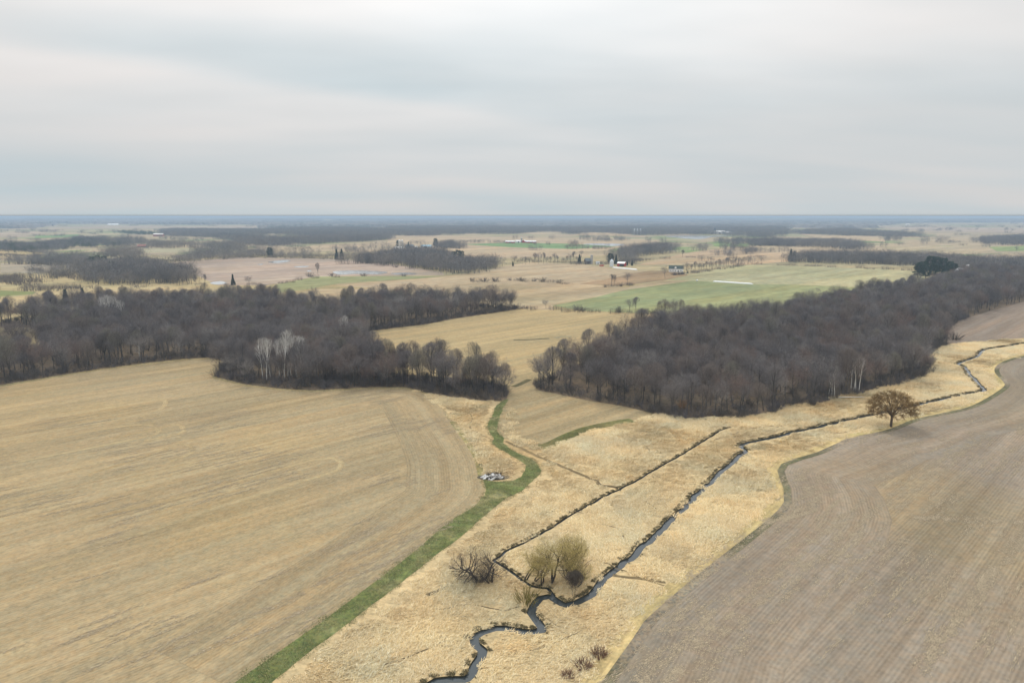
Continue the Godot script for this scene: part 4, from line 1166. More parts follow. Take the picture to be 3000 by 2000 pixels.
func woods() -> void:
	var grey := Color(0.200, 0.182, 0.181)
	var brown := Color(0.206, 0.172, 0.153)
	var dark := Color(0.128, 0.118, 0.121)
	var rust := Color(0.218, 0.158, 0.135)
	var olive := Color(0.206, 0.191, 0.155)
	var pale := Color(0.289, 0.266, 0.252)
	var bark := Color(0.102, 0.093, 0.085)
	var looks := []
	for f in [["rounded", grey, "rounded grey", 13.0], ["rounded", brown, "rounded brown", 14.0], ["rounded", dark, "rounded dark", 12.5], ["narrow", grey, "narrow grey", 9.0], ["narrow", brown, "narrow brown", 9.5], ["spreading", grey, "spreading grey", 15.0], ["spreading", dark, "spreading dark", 14.5], ["rounded", rust, "rounded reddish", 12.5], ["spreading", brown, "spreading brown", 15.0], ["narrow", olive, "narrow olive", 10.0], ["spreading", pale, "spreading pale grey", 13.0]]:
		looks.append(proto(bare_tree(kind_of_tree(17.0, f[3], f[0], bark, f[1])), 17.0) + [f[2]])
	mats.looks = looks
	var left: PackedVector2Array = PackedVector2Array([Vector2(-275.4, -248.2), Vector2(-231.1, -299.5), Vector2(-218.8, -316.6), Vector2(-207.1, -331.6), Vector2(-190.9, -345.9), Vector2(-175.8, -356.9), Vector2(-163.8, -360.3), Vector2(-151.6, -350.2), Vector2(-145.6, -329.6), Vector2(-142.1, -316.6), Vector2(-121.7, -301.2), Vector2(-103.2, -293.2), Vector2(-86.9, -290.1), Vector2(-74.3, -293.2), Vector2(-61.3, -295.6), Vector2(-47.7, -295.6), Vector2(-35.8, -284.9), Vector2(-30.4, -281.3), Vector2(-21.2, -277.1), Vector2(-13.7, -272.9), Vector2(-4.7, -272.3), Vector2(-2.2, -275.7), Vector2(-1.5, -287.1), Vector2(-3.5, -298.7), Vector2(-15.4, -309.5), Vector2(-36.5, -316.6), Vector2(-58.5, -323.9), Vector2(-74.4, -350.2), Vector2(-92, -405.4), Vector2(-90.7, -420.4), Vector2(-94.2, -446.7), Vector2(-60, -476.4), Vector2(-39.4, -505.7), Vector2(3.2, -551.7), Vector2(4.4, -567.9), Vector2(-45, -579.2), Vector2(-108, -588), Vector2(-136.5, -565.1), Vector2(-144, -528.9), Vector2(-198.4, -576.4), Vector2(-228.8, -606.5), Vector2(-248.1, -591), Vector2(-280.1, -570.7), Vector2(-340.6, -570.7), Vector2(-364.7, -549), Vector2(-361.1, -512.5), Vector2(-367.5, -484.5), Vector2(-484.1, -446.7)])
	var gap: PackedVector2Array = PackedVector2Array([Vector2(-371.1, -464.8), Vector2(-332.4, -461.1), Vector2(-303.6, -438.1), Vector2(-277, -399.7), Vector2(-278.1, -383.5), Vector2(-304, -378.4)])
	var right: PackedVector2Array = PackedVector2Array([Vector2(9.1, -302.8), Vector2(11.8, -289.4), Vector2(17.3, -285.7), Vector2(30.2, -274.3), Vector2(45.8, -263.8), Vector2(55.6, -253.4), Vector2(67.3, -245.4), Vector2(76.9, -247.7), Vector2(85.9, -247.7), Vector2(98.2, -252.8), Vector2(111.2, -263.8), Vector2(122.2, -265.7), Vector2(138.7, -279.2), Vector2(155.5, -287.1), Vector2(175.3, -299.5), Vector2(199.8, -318.4), Vector2(209.1, -331.6), Vector2(225.7, -361.4), Vector2(238.6, -378.4), Vector2(255.9, -394.2), Vector2(283.4, -439.8), Vector2(326.6, -492.8), Vector2(382, -541.3), Vector2(455.2, -603.3), Vector2(682.9, -750.8), Vector2(996.2, -1101.5), Vector2(815.2, -1091.4), Vector2(699.4, -1034.2), Vector2(593.8, -880.1), Vector2(524.1, -802.1), Vector2(482.6, -755.6), Vector2(420.7, -693), Vector2(334.2, -632.9), Vector2(260.4, -559.7), Vector2(206.9, -514.8), Vector2(165.1, -488.6), Vector2(129.8, -474.4), Vector2(105.4, -461.1), Vector2(84.7, -433.2), Vector2(68.9, -402.6), Vector2(53.4, -373.4), Vector2(38.5, -349.1), Vector2(24.4, -327.7)])
	var n := 0
	for q in [[left, "left", gap], [right, "right", PackedVector2Array()]]:
		var o := sheet("leaf_litter_ground", q[0], 10.0, 0.03, mats.turf, {"color": Color(0.15, 0.115, 0.08) / 0.64, "other": Color(0.1, 0.08, 0.06) / 0.64, "blotch": 0.3, "streak": 0.0, "share": 0.3}, [q[2]] if q[2].size() else [])
		tag(o, "dull brown leaf litter under the %s wood" % q[1], "ground", "", "structure")
	# every tree of both woods, the nearest ones as things of their own
	var all := []
	for side in 2:
		var poly: PackedVector2Array = [left, right][side]
		for p in scatter([poly], 7.0, [gap]):
			if p.x < -420.0 or p.x > 620.0:
				continue
			all.append([p.length(), p, side])
	# the spur between the two fields stands thicker
	for p in scatter([left], 7.5, [gap]):
		if p.x > -95.0 and p.y > -335.0:
			all.append([p.length(), p, 0])
	all.sort_custom(func(a, b): return a[0] < b[0])
	var singles := {}
	var where := []
	for k in looks.size():
		where.append([])
	for i in all.size():
		var p: Vector2 = all[i][1]
		var g := nz.get_noise_2d(p.x * 1.6, p.y * 1.6) * 2.2 + rng.randf_range(-0.8, 0.8)
		var k := clampi(int((g + 1.0) * 0.5 * looks.size()), 0, looks.size() - 1)
		if rng.randf() < 0.35:
			k = rng.randi() % looks.size()
		var h := rng.randf_range(11.0, 20.0) * (1.0 + 0.12 * nz.get_noise_2d(p.x * 3.0, p.y * 3.0 + 50.0))
		if i < 270:
			var poly: PackedVector2Array = [left, right][all[i][2]]
			var row := int(edge_distance(p, poly) / 7.0)
			var key := [all[i][2], mini(row, 4)]
			if not singles.has(key):
				singles[key] = []
			singles[key].append([p, k, h])
		else:
			where[k].append(stand(p, h / 17.0, rng.randf_range(0.85, 1.15)))
	for key in singles:
		var row: Array = singles[key]
		row.sort_custom(func(a, b): return a[0].x < b[0].x)
		for i in row.size():
			var t: Array = row[i]
			var look: Array = looks[t[1]]
			var tall := "low " if t[2] < 14.5 else ("tall " if t[2] > 18.0 else "")
			var which: String = ["outer edge", "second row", "third row", "fourth row", "fifth row"][key[1]]
			var label := ""
			if key[0] == 1:
				label = "%s%s bare tree, %s of right wood, %s from its west tip" % [tall, look[3], which, nth(i)]
			else:
				label = "%s%s bare tree, %s of left wood, %s from its west end" % [tall, look[3], which, nth(i)]
			plant("bare_tree", look, label, "tree", ["leafless trees in the left wood", "leafless trees in the right wood"][key[0]], t[0], t[2], rng.randf_range(0.88, 1.15))
	var mass := Node3D.new()
	add_child(mass)
	numbered(mass, "bare_woods")
	tag(mass, "mass of leafless grey brown trees filling the two big woods", "woods", "", "stuff")
	for k in looks.size():
		copies("crown", looks[k][1], where[k], [], mass)
		copies("trunk", looks[k][0], where[k], [], mass)
	# brush along the woods' edges
	var brush := [proto(bush(4.0, 4.5, dark), 4.0), proto(bush(3.4, 4.5, Color(0.1, 0.085, 0.072)), 3.4), proto(bush(4.6, 4.0, Color(0.11, 0.1, 0.09)), 4.6)]
	mats.brush = brush
	var spots := [[], [], []]
	for q in [left, right]:
		for p in scatter([q], 3.2, [gap]):
			if p.length() > 620.0 or absf(p.x) > 430.0:
				continue
			var e := edge_distance(p, q)
			if e < 4.0 or (e < 12.0 and rng.randf() < 0.5) or rng.randf() < (0.4 if p.y > -318.0 and p.x < 0.0 else 0.1):
				spots[rng.randi() % 3].append(stand(p, rng.randf_range(0.55, 1.15), rng.randf_range(0.9, 1.3)))
	var under := Node3D.new()
	add_child(under)
	numbered(under, "wood_undergrowth")
	tag(under, "dark leafless brush along the edges of the woods", "undergrowth", "", "stuff")
	for k in 3:
		copies("crown", brush[k][1], spots[k], [], under)
	# woods in the middle distance: many small trees, one mass each
	var far_cols := [Color(0.18, 0.17, 0.165), Color(0.21, 0.187, 0.165), Color(0.14, 0.135, 0.137)]
	var patches := []
	for c in far_cols:
		patches.append(wood_patch(30.0, 22, 15.0, 80, c, 0.25))
		patches.append(wood_patch(30.0, 18, 16.0, 80, c, 0.3))
	var pale_patch := wood_patch(30.0, 34, 9.0, 80, Color(0.25, 0.225, 0.2), 0.25)
	var scrub_patch := wood_patch(30.0, 70, 5.0, 45, Color(0.17, 0.145, 0.125), 0.3)
	var green_patch := wood_patch(30.0, 22, 14.0, 90, Color(0.035, 0.06, 0.03), 0.25)
	var big := []
	for c in far_cols:
		big.append(wood_patch(60.0, 60, 15.0, 55, c, 0.25))
	var stands := [
		[[PackedVector2Array([Vector2(-715.6, -1155.1), Vector2(-726, -1252.6), Vector2(-674.1, -1279.5), Vector2(-589.5, -1155.1), Vector2(-533.8, -1111.8), Vector2(-435.1, -928.6), Vector2(-362.2, -830.4), Vector2(-328, -750.8), Vector2(-364.9, -755.6), Vector2(-420.1, -750.8), Vector2(-460, -765.5), Vector2(-516.8, -830.4)]), PackedVector2Array([Vector2(-574.2, -924.1), Vector2(-582.4, -1002), Vector2(-540.7, -1023.6), Vector2(-473, -924.1), Vector2(-428.3, -889.5), Vector2(-349.3, -742.9), Vector2(-290.9, -664.4), Vector2(-263.6, -600.6), Vector2(-293.2, -604.5), Vector2(-337.6, -600.6), Vector2(-369.6, -612.4), Vector2(-415.2, -664.4)])], patches, 22.0, "island of mixed wood beyond the left wood"],
		[[PackedVector2Array([Vector2(-689.8, -921.4), Vector2(-653.4, -907.2), Vector2(-587.8, -830.4), Vector2(-542.6, -765.5), Vector2(-574.8, -765.5)]), PackedVector2Array([Vector2(-644.5, -859.9), Vector2(-610.5, -846.7), Vector2(-549.2, -775.1), Vector2(-507, -714.5), Vector2(-537.2, -714.5)])], [scrub_patch], 22.0, "brown scrub at the left picture edge"],
		[[PackedVector2Array([Vector2(-615.2, -893.4), Vector2(-654.7, -1034.2), Vector2(-600.2, -966.6), Vector2(-551.9, -860.8), Vector2(-565.9, -824.6)]), PackedVector2Array([Vector2(-566.7, -822), Vector2(-603, -951.5), Vector2(-552.9, -889.3), Vector2(-508.4, -791.9), Vector2(-521.3, -758.7)])], [scrub_patch, patches[1]], 22.0, "scrub band below the grey tan field"],
		[[PackedVector2Array([Vector2(-542.4, -750.8), Vector2(-524.8, -786), Vector2(-468.1, -750.8), Vector2(-454.9, -693), Vector2(-494.8, -693)]), PackedVector2Array([Vector2(-499.8, -690.7), Vector2(-483.5, -723.1), Vector2(-431.3, -690.7), Vector2(-419.2, -637.6), Vector2(-456, -637.6)])], [scrub_patch], 22.0, "scrub band just beyond the left wood"],
		[[PackedVector2Array([Vector2(-954, -1279.5), Vector2(-920.1, -1337), Vector2(-951.7, -1525.1), Vector2(-744.2, -1201.9), Vector2(-657.7, -1071.6), Vector2(-725.8, -1071.6), Vector2(-815.2, -1091.4)]), PackedVector2Array([Vector2(-803, -1074.8), Vector2(-774.4, -1123.1), Vector2(-800.8, -1281), Vector2(-626.5, -1009.6), Vector2(-553.8, -900.2), Vector2(-611.1, -900.2), Vector2(-686.4, -916.8)])], [patches[0], pale_patch, scrub_patch], 30.0, "grey hedgerow trees above the grey tan field"],
		[[PackedVector2Array([Vector2(-1653.5, -2119), Vector2(-1451.5, -2119), Vector2(-1675.9, -2687.7), Vector2(-1561.6, -2629), Vector2(-1000.8, -1674.7), Vector2(-1070.7, -1674.7), Vector2(-995.1, -1505.8), Vector2(-993.1, -1433.5), Vector2(-1163.6, -1487.1)]), PackedVector2Array([Vector2(-1325, -1695.2), Vector2(-1163.1, -1695.2), Vector2(-1342.4, -2150.2), Vector2(-1250.9, -2103.2), Vector2(-802.3, -1339.7), Vector2(-858.3, -1339.7), Vector2(-797.9, -1204.7), Vector2(-796.4, -1146.8), Vector2(-933, -1189.6)])], [patches[0], green_patch, patches[4]], 34.0, "dark mixed wood at the far left"],
		[[PackedVector2Array([Vector2(-1566.5, -2629), Vector2(-1349.9, -2572.8), Vector2(-1087.3, -2082.2), Vector2(-965.9, -1748.1), Vector2(-997.7, -1674.7)]), PackedVector2Array([Vector2(-1275.6, -2138.2), Vector2(-1099.2, -2092.5), Vector2(-885.7, -1693.5), Vector2(-787, -1421.8), Vector2(-813, -1362.1)])], [patches[2], green_patch, patches[0]], 40.0, "blue grey wood left of the red roofed shed"],
		[[PackedVector2Array([Vector2(-2216.3, -3908), Vector2(-1841.3, -3562), Vector2(-1396.3, -2687.7), Vector2(-1675.7, -2951.3)]), PackedVector2Array([Vector2(-1804, -3178), Vector2(-1498.9, -2896.9), Vector2(-1137, -2186), Vector2(-1364.4, -2400.4)])], [green_patch], 45.0, "dark pine wood beside the far red house"],
		[[PackedVector2Array([Vector2(-2256.6, -4489), Vector2(-1493.5, -4178), Vector2(-967.6, -2687.7), Vector2(-856.5, -2157.1), Vector2(-890.5, -2157.1), Vector2(-1239.5, -2572.8), Vector2(-1324.5, -2629)]), PackedVector2Array([Vector2(-1836.6, -3651), Vector2(-1215.7, -3398), Vector2(-787.9, -2186), Vector2(-697.6, -1754.4), Vector2(-725.4, -1754.4), Vector2(-1009.4, -2092.5), Vector2(-1078.6, -2138.2)])], big, 52.0, "long far wood right of the red house"],
		[[PackedVector2Array([Vector2(-1097.8, -2082.2), Vector2(-925.2, -2012.3), Vector2(-768.9, -1674.7), Vector2(-860.4, -1629)]), PackedVector2Array([Vector2(-937.9, -1776.8), Vector2(-790.4, -1717.2), Vector2(-657, -1429), Vector2(-735.3, -1390.1)])], [patches[2], patches[3]], 32.0, "grey wood block above the grey green field"],
		[[PackedVector2Array([Vector2(-907.4, -2012.3), Vector2(-773.6, -1947), Vector2(-577.9, -1585.8), Vector2(-544.9, -1468.8), Vector2(-641.1, -1487.1), Vector2(-756.2, -1674.7)]), PackedVector2Array([Vector2(-763.2, -1690.4), Vector2(-650.7, -1635.5), Vector2(-486.3, -1332.1), Vector2(-458.6, -1233.8), Vector2(-539.5, -1249.1), Vector2(-636.2, -1406.7)])], [patches[2], patches[0]], 32.0, "rounded wood block left of the power line gap"],
		[[PackedVector2Array([Vector2(-1065.9, -2687.7), Vector2(-951.4, -2749.1), Vector2(-531.9, -2951.3), Vector2(-386.7, -2157.1), Vector2(-470, -1979.1), Vector2(-558.4, -1856.5), Vector2(-598.1, -1722.9), Vector2(-712.5, -1800.7)]), PackedVector2Array([Vector2(-867.9, -2186), Vector2(-774.7, -2235.9), Vector2(-433.1, -2400.4), Vector2(-315, -1754.4), Vector2(-382.9, -1609.7), Vector2(-454.9, -1509.9), Vector2(-487.3, -1401.3), Vector2(-580.5, -1464.5)])], big, 48.0, "dark blue wood behind the marsh flat"],
		[[PackedVector2Array([Vector2(-1645.3, -4662), Vector2(-1379.2, -5272), Vector2(-489.1, -4178), Vector2(-344.1, -3103), Vector2(-309.9, -2572.8), Vector2(-490.7, -2629), Vector2(-950.6, -2687.7)]), PackedVector2Array([Vector2(-1339.1, -3792), Vector2(-1122.4, -4288), Vector2(-398.1, -3398), Vector2(-280.2, -2524), Vector2(-252.3, -2092.5), Vector2(-399.6, -2138.2), Vector2(-774.1, -2186)])], big, 56.0, "second far wood band behind the first"],
		[[PackedVector2Array([Vector2(-1130, -5512), Vector2(0, -5775), Vector2(489.3, -5052), Vector2(1571.7, -6740), Vector2(1612.2, -5775), Vector2(2988.2, -7584), Vector2(1039.4, -2629), Vector2(825.8, -2572.8), Vector2(786.8, -2749.1), Vector2(596.5, -2687.7), Vector2(500.9, -2749.1), Vector2(375.4, -3103), Vector2(234.1, -2813.4), Vector2(209.2, -3460), Vector2(0, -2880.7), Vector2(-322.3, -2749.1)]), PackedVector2Array([Vector2(-919.6, -4483), Vector2(0, -4697), Vector2(398.2, -4109), Vector2(1278.9, -5482), Vector2(1312, -4697), Vector2(2431.4, -6168), Vector2(846.4, -2138.2), Vector2(672.5, -2092.5), Vector2(640.7, -2235.9), Vector2(485.7, -2186), Vector2(407.8, -2235.9), Vector2(305.6, -2524), Vector2(190.6, -2288.2), Vector2(170.3, -2813.8), Vector2(0, -2343), Vector2(-262.5, -2235.9)])], big, 62.0, "long blue wood across the middle of the horizon"],
		[[PackedVector2Array([Vector2(-962.2, -1585.8), Vector2(-874.4, -1607.1), Vector2(-674.9, -1279.5), Vector2(-694, -1214.2), Vector2(-796.5, -1307.6)]), PackedVector2Array([Vector2(-860.5, -1416.6), Vector2(-781.9, -1435.7), Vector2(-603.7, -1143), Vector2(-620.8, -1084.7), Vector2(-712.5, -1168.1)])], [scrub_patch, patches[2]], 34.0, "grey scrub wood before the red roofed shed"],
		[[PackedVector2Array([Vector2(-677.7, -1352.1), Vector2(-710.4, -1585.8), Vector2(-523.3, -1505.8), Vector2(-359.5, -1433.5), Vector2(-284.1, -1433.5), Vector2(-305.8, -1252.6), Vector2(-401.9, -1252.6), Vector2(-477, -1279.5), Vector2(-503.7, -1214.2), Vector2(-529.5, -1133.1), Vector2(-603.2, -1201.9)]), PackedVector2Array([Vector2(-615.1, -1225.9), Vector2(-644.6, -1437.8), Vector2(-474.9, -1365.3), Vector2(-326.3, -1299.7), Vector2(-257.9, -1299.7), Vector2(-277.6, -1135.6), Vector2(-364.8, -1135.6), Vector2(-433, -1160.1), Vector2(-457.3, -1100.9), Vector2(-480.6, -1027.3), Vector2(-547.5, -1089.7)])], [scrub_patch, pale_patch, patches[1]], 34.0, "pale scrub along the marsh flat's far side"],
		[[PackedVector2Array([Vector2(-347.9, -1352.1), Vector2(-293.6, -1505.8), Vector2(-251.4, -1629), Vector2(-164.7, -1607.1), Vector2(-123.9, -1367.7), Vector2(-77.9, -1322.1), Vector2(9, -1293.4), Vector2(2.1, -1091.4), Vector2(-47.1, -936), Vector2(-68.9, -893.4), Vector2(-88.1, -886.7), Vector2(-94.7, -936), Vector2(-132.4, -958.8), Vector2(-155.1, -1034.2), Vector2(-217, -1091.4), Vector2(-277.3, -1091.4)]), PackedVector2Array([Vector2(-279, -1081.7), Vector2(-235.4, -1204.7), Vector2(-201.6, -1303.2), Vector2(-132, -1285.7), Vector2(-99.4, -1094.1), Vector2(-62.5, -1057.7), Vector2(7.2, -1034.7), Vector2(1.7, -873.1), Vector2(-37.8, -748.8), Vector2(-55.3, -714.8), Vector2(-70.8, -709.4), Vector2(-76.1, -748.8), Vector2(-106.3, -767), Vector2(-124.5, -827.4), Vector2(-174.1, -873.1), Vector2(-222.5, -873.1)])], patches, 24.0, "leafless wood right of the marsh flat"],
		[[PackedVector2Array([Vector2(-142.6, -1034.2), Vector2(-111, -1052.6), Vector2(-95.8, -928.6), Vector2(-129.5, -951)]), PackedVector2Array([Vector2(-125.8, -910.1), Vector2(-97.9, -926.3), Vector2(-84.4, -817.2), Vector2(-114.2, -836.9)])], [pale_patch], 20.0, "pale young birch stand at the marsh flat's right end"],
		[[PackedVector2Array([Vector2(-679.4, -1828.2), Vector2(-533.8, -1774), Vector2(-318.9, -1828.2), Vector2(-256.9, -1585.8), Vector2(-306.8, -1399.8), Vector2(-432.1, -1433.5), Vector2(-560.5, -1505.8)]), PackedVector2Array([Vector2(-571.5, -1535.6), Vector2(-449, -1490.1), Vector2(-268.2, -1535.6), Vector2(-216.1, -1332.1), Vector2(-258.2, -1175.8), Vector2(-363.6, -1204.1), Vector2(-471.6, -1264.9)])], [pale_patch, patches[1], scrub_patch], 70.0, "thin trees along the far side of the marsh flat"],
		[[PackedVector2Array([Vector2(-223.7, -2012.3), Vector2(-185.2, -2157.1), Vector2(-132.3, -1885.7), Vector2(-113.4, -1585.8), Vector2(-176.2, -1629)]), PackedVector2Array([Vector2(-185.2, -1663.5), Vector2(-153.3, -1783.2), Vector2(-109.5, -1558.9), Vector2(-93.9, -1310.9), Vector2(-145.9, -1346.7)])], [patches[0], pale_patch], 24.0, "bare grove right of the blue roofed shed"],
		[[PackedVector2Array([Vector2(225.8, -1585.8), Vector2(359.8, -1885.7), Vector2(475.6, -2046.7), Vector2(380.3, -1607.1), Vector2(349.5, -1433.5), Vector2(250.3, -1307.6), Vector2(187.8, -1265.9)]), PackedVector2Array([Vector2(184, -1289.8), Vector2(293.1, -1533.7), Vector2(387.4, -1664.6), Vector2(309.9, -1307.1), Vector2(284.9, -1165.9), Vector2(204.1, -1063.5), Vector2(153.1, -1029.6)])], patches, 30.0, "grey wood behind the red shed farm"],
		[[PackedVector2Array([Vector2(390.5, -1629), Vector2(489.9, -1828.2), Vector2(583, -1947), Vector2(627.2, -1698.4), Vector2(608.1, -1565), Vector2(505.9, -1468.8), Vector2(455.5, -1585.8), Vector2(355.3, -1416.4)]), PackedVector2Array([Vector2(328.6, -1368.4), Vector2(412.1, -1535.6), Vector2(490.4, -1635.5), Vector2(527.7, -1426.7), Vector2(511.6, -1314.6), Vector2(425.7, -1233.8), Vector2(383.3, -1332.1), Vector2(299, -1189.8)])], patches, 34.0, "bare tree belt right of the grey wood"],
		[[PackedVector2Array([Vector2(194, -1337), Vector2(271.5, -1322.1), Vector2(222.9, -1155.1), Vector2(166.1, -1071.6)]), PackedVector2Array([Vector2(173.5, -1194.4), Vector2(242.8, -1181.1), Vector2(199.4, -1031.9), Vector2(148.6, -957.3)])], [scrub_patch, patches[1]], 24.0, "brushy slope beside the red shed farm"],
		[[PackedVector2Array([Vector2(820.9, -2369.9), Vector2(940, -2467.2), Vector2(1146.8, -2324.1), Vector2(987.7, -1885.7), Vector2(821, -1565), Vector2(764.5, -1544.8), Vector2(726.5, -1674.7), Vector2(606.7, -1748.1)]), PackedVector2Array([Vector2(657.6, -1895.9), Vector2(753, -1973.8), Vector2(918.8, -1859.2), Vector2(791.6, -1508.6), Vector2(658.2, -1252), Vector2(613, -1235.8), Vector2(582.4, -1339.7), Vector2(486.3, -1398.5)])], [patches[0], patches[2], patches[4]], 34.0, "long wood at the right middle distance"],
		[[PackedVector2Array([Vector2(616, -2369.9), Vector2(812.3, -2467.2), Vector2(902.1, -2279.9), Vector2(683, -1722.9), Vector2(619.3, -1828.2), Vector2(515, -1979.1)]), PackedVector2Array([Vector2(501.7, -1927.5), Vector2(661.5, -2006.6), Vector2(734.7, -1854.4), Vector2(556.5, -1401.3), Vector2(504.5, -1486.9), Vector2(419.6, -1609.7)])], [patches[0], patches[2], patches[4]], 38.0, "wood below the bright shallow lake"],
		[[PackedVector2Array([Vector2(1574.3, -3908), Vector2(2171.8, -4489), Vector2(1966.4, -3670), Vector2(1819, -2951.3), Vector2(1491.5, -2417.6), Vector2(1421.8, -2518.9), Vector2(1380.7, -2572.8), Vector2(1255.7, -2687.7), Vector2(1225.7, -2951.3)]), PackedVector2Array([Vector2(1281.5, -3178), Vector2(1767.7, -3651), Vector2(1600.7, -2985), Vector2(1481, -2400.4), Vector2(1214.7, -1966.3), Vector2(1157.9, -2048.7), Vector2(1124.3, -2092.5), Vector2(1022.5, -2186), Vector2(997.9, -2400.4)])], big, 52.0, "long far right wood on the rise"],
		[[PackedVector2Array([Vector2(1480, -2749.1), Vector2(1551.1, -2749.1), Vector2(1161.9, -2046.7), Vector2(1122.8, -2082.2)]), PackedVector2Array([Vector2(1205.1, -2235.9), Vector2(1263, -2235.9), Vector2(946.5, -1664.6), Vector2(914.6, -1693.5)])], [patches[0]], 38.0, "short wood spur at the far right"],
		[[PackedVector2Array([Vector2(1364, -2279.9), Vector2(1437.1, -2324.1), Vector2(1205.3, -1947), Vector2(1168.4, -1947)]), PackedVector2Array([Vector2(1147, -1915.2), Vector2(1208.5, -1952.2), Vector2(1013.8, -1635.5), Vector2(982.8, -1635.5)])], [patches[0]], 38.0, "small far right grove"],
		[[PackedVector2Array([Vector2(1533.9, -2324.1), Vector2(1904.6, -2749.1), Vector2(2313.7, -2951.3), Vector2(1355.2, -1722.9), Vector2(1238.9, -1748.1), Vector2(1355.8, -2046.7)]), PackedVector2Array([Vector2(1249.3, -1890.2), Vector2(1550.9, -2235.9), Vector2(1883.8, -2400.4), Vector2(1104.2, -1401.3), Vector2(1009.4, -1421.8), Vector2(1104.4, -1664.6)])], [patches[0], patches[4]], 40.0, "wood at the far right picture edge"],
		[[PackedVector2Array([Vector2(1131.5, -3272), Vector2(1250.6, -3025), Vector2(1037.4, -2518.9), Vector2(837.3, -2417.6)]), PackedVector2Array([Vector2(921.1, -2661.1), Vector2(1018.2, -2460.7), Vector2(844.8, -2048.7), Vector2(681.9, -1966.3)])], big, 52.0, "wood right of the white mill"],
		[[PackedVector2Array([Vector2(274.2, -2880.7), Vector2(457.5, -2687.7), Vector2(361.2, -2119), Vector2(198.5, -2082.2)]), PackedVector2Array([Vector2(226.9, -2381.4), Vector2(378.6, -2221.8), Vector2(299, -1751.7), Vector2(164.3, -1721.3)])], [patches[1], pale_patch], 75.0, "open bare trees around the small white house"],
		[[PackedVector2Array([Vector2(160.8, -1885.7), Vector2(263.4, -1828.2), Vector2(228.8, -1585.8), Vector2(135.5, -1585.8)]), PackedVector2Array([Vector2(139.6, -1634.3), Vector2(228.6, -1584.4), Vector2(198.5, -1374.4), Vector2(117.5, -1374.4)])], [pale_patch, patches[3]], 34.0, "thin tree row along the green field's edge"],
		[[PackedVector2Array([Vector2(597.8, -1487.1), Vector2(698.8, -1525.1), Vector2(775.7, -1487.1), Vector2(838.8, -1433.5), Vector2(911.6, -1352.1), Vector2(780.1, -1155.1), Vector2(637.9, -951), Vector2(626.6, -966.6), Vector2(618.1, -1052.6), Vector2(566.1, -1081.4), Vector2(511.2, -1111.8), Vector2(456.8, -1133.1)]), PackedVector2Array([Vector2(479.3, -1189.6), Vector2(560.3, -1220), Vector2(622, -1189.6), Vector2(672.6, -1146.8), Vector2(731.1, -1081.7), Vector2(626, -924.1), Vector2(512.1, -760.8), Vector2(503.1, -773.3), Vector2(496, -842.1), Vector2(454.3, -865.1), Vector2(410.2, -889.5), Vector2(366.5, -906.5)])], patches, 24.0, "leafless belt above the yellow green field"],
		[[PackedVector2Array([Vector2(873.1, -1352.1), Vector2(911.8, -1279.5), Vector2(1074.1, -1279.5), Vector2(701.1, -830.4), Vector2(622.7, -830.4), Vector2(563.4, -830.4), Vector2(665.8, -1007.8)]), PackedVector2Array([Vector2(700.2, -1081.7), Vector2(731.4, -1023.6), Vector2(861.5, -1023.6), Vector2(563.2, -664.4), Vector2(500.2, -664.4), Vector2(452.6, -664.4), Vector2(534.4, -806.2)])], patches, 24.0, "wood behind the red barn at the right"],
		[[PackedVector2Array([Vector2(-107.3, -2237.5), Vector2(209.7, -2157.1), Vector2(192.5, -1979.1), Vector2(-93.5, -1947)]), PackedVector2Array([Vector2(-90.3, -1879.5), Vector2(176.4, -1811.9), Vector2(161.9, -1662.5), Vector2(-78.6, -1635.5)])], [pale_patch, patches[1]], 80.0, "scattered trees behind the white barn farm"],
	]
	for s in stands:
		var w := {}
		for p in scatter(s[0], s[2] * 0.72):
			if p.length() > 9000.0 or (p.length() > 2300.0 and nz.get_noise_2d(p.x * 0.16, p.y * 0.42 + 60.0) < -0.13):
				continue
			var k: int = rng.randi() % s[1].size()
			if not w.has(k):
				w[k] = []
			w[k].append(stand(p, rng.randf_range(0.85, 1.15), rng.randf_range(0.9, 1.2), far_height(p.x, p.y)))
		if w.is_empty():
			continue
		var o := Node3D.new()
		add_child(o)
		numbered(o, "distant_woods")
		tag(o, s[3], "woods", "", "stuff")
		for k in w:
			copies("crowns", s[1][k], w[k], [], o)
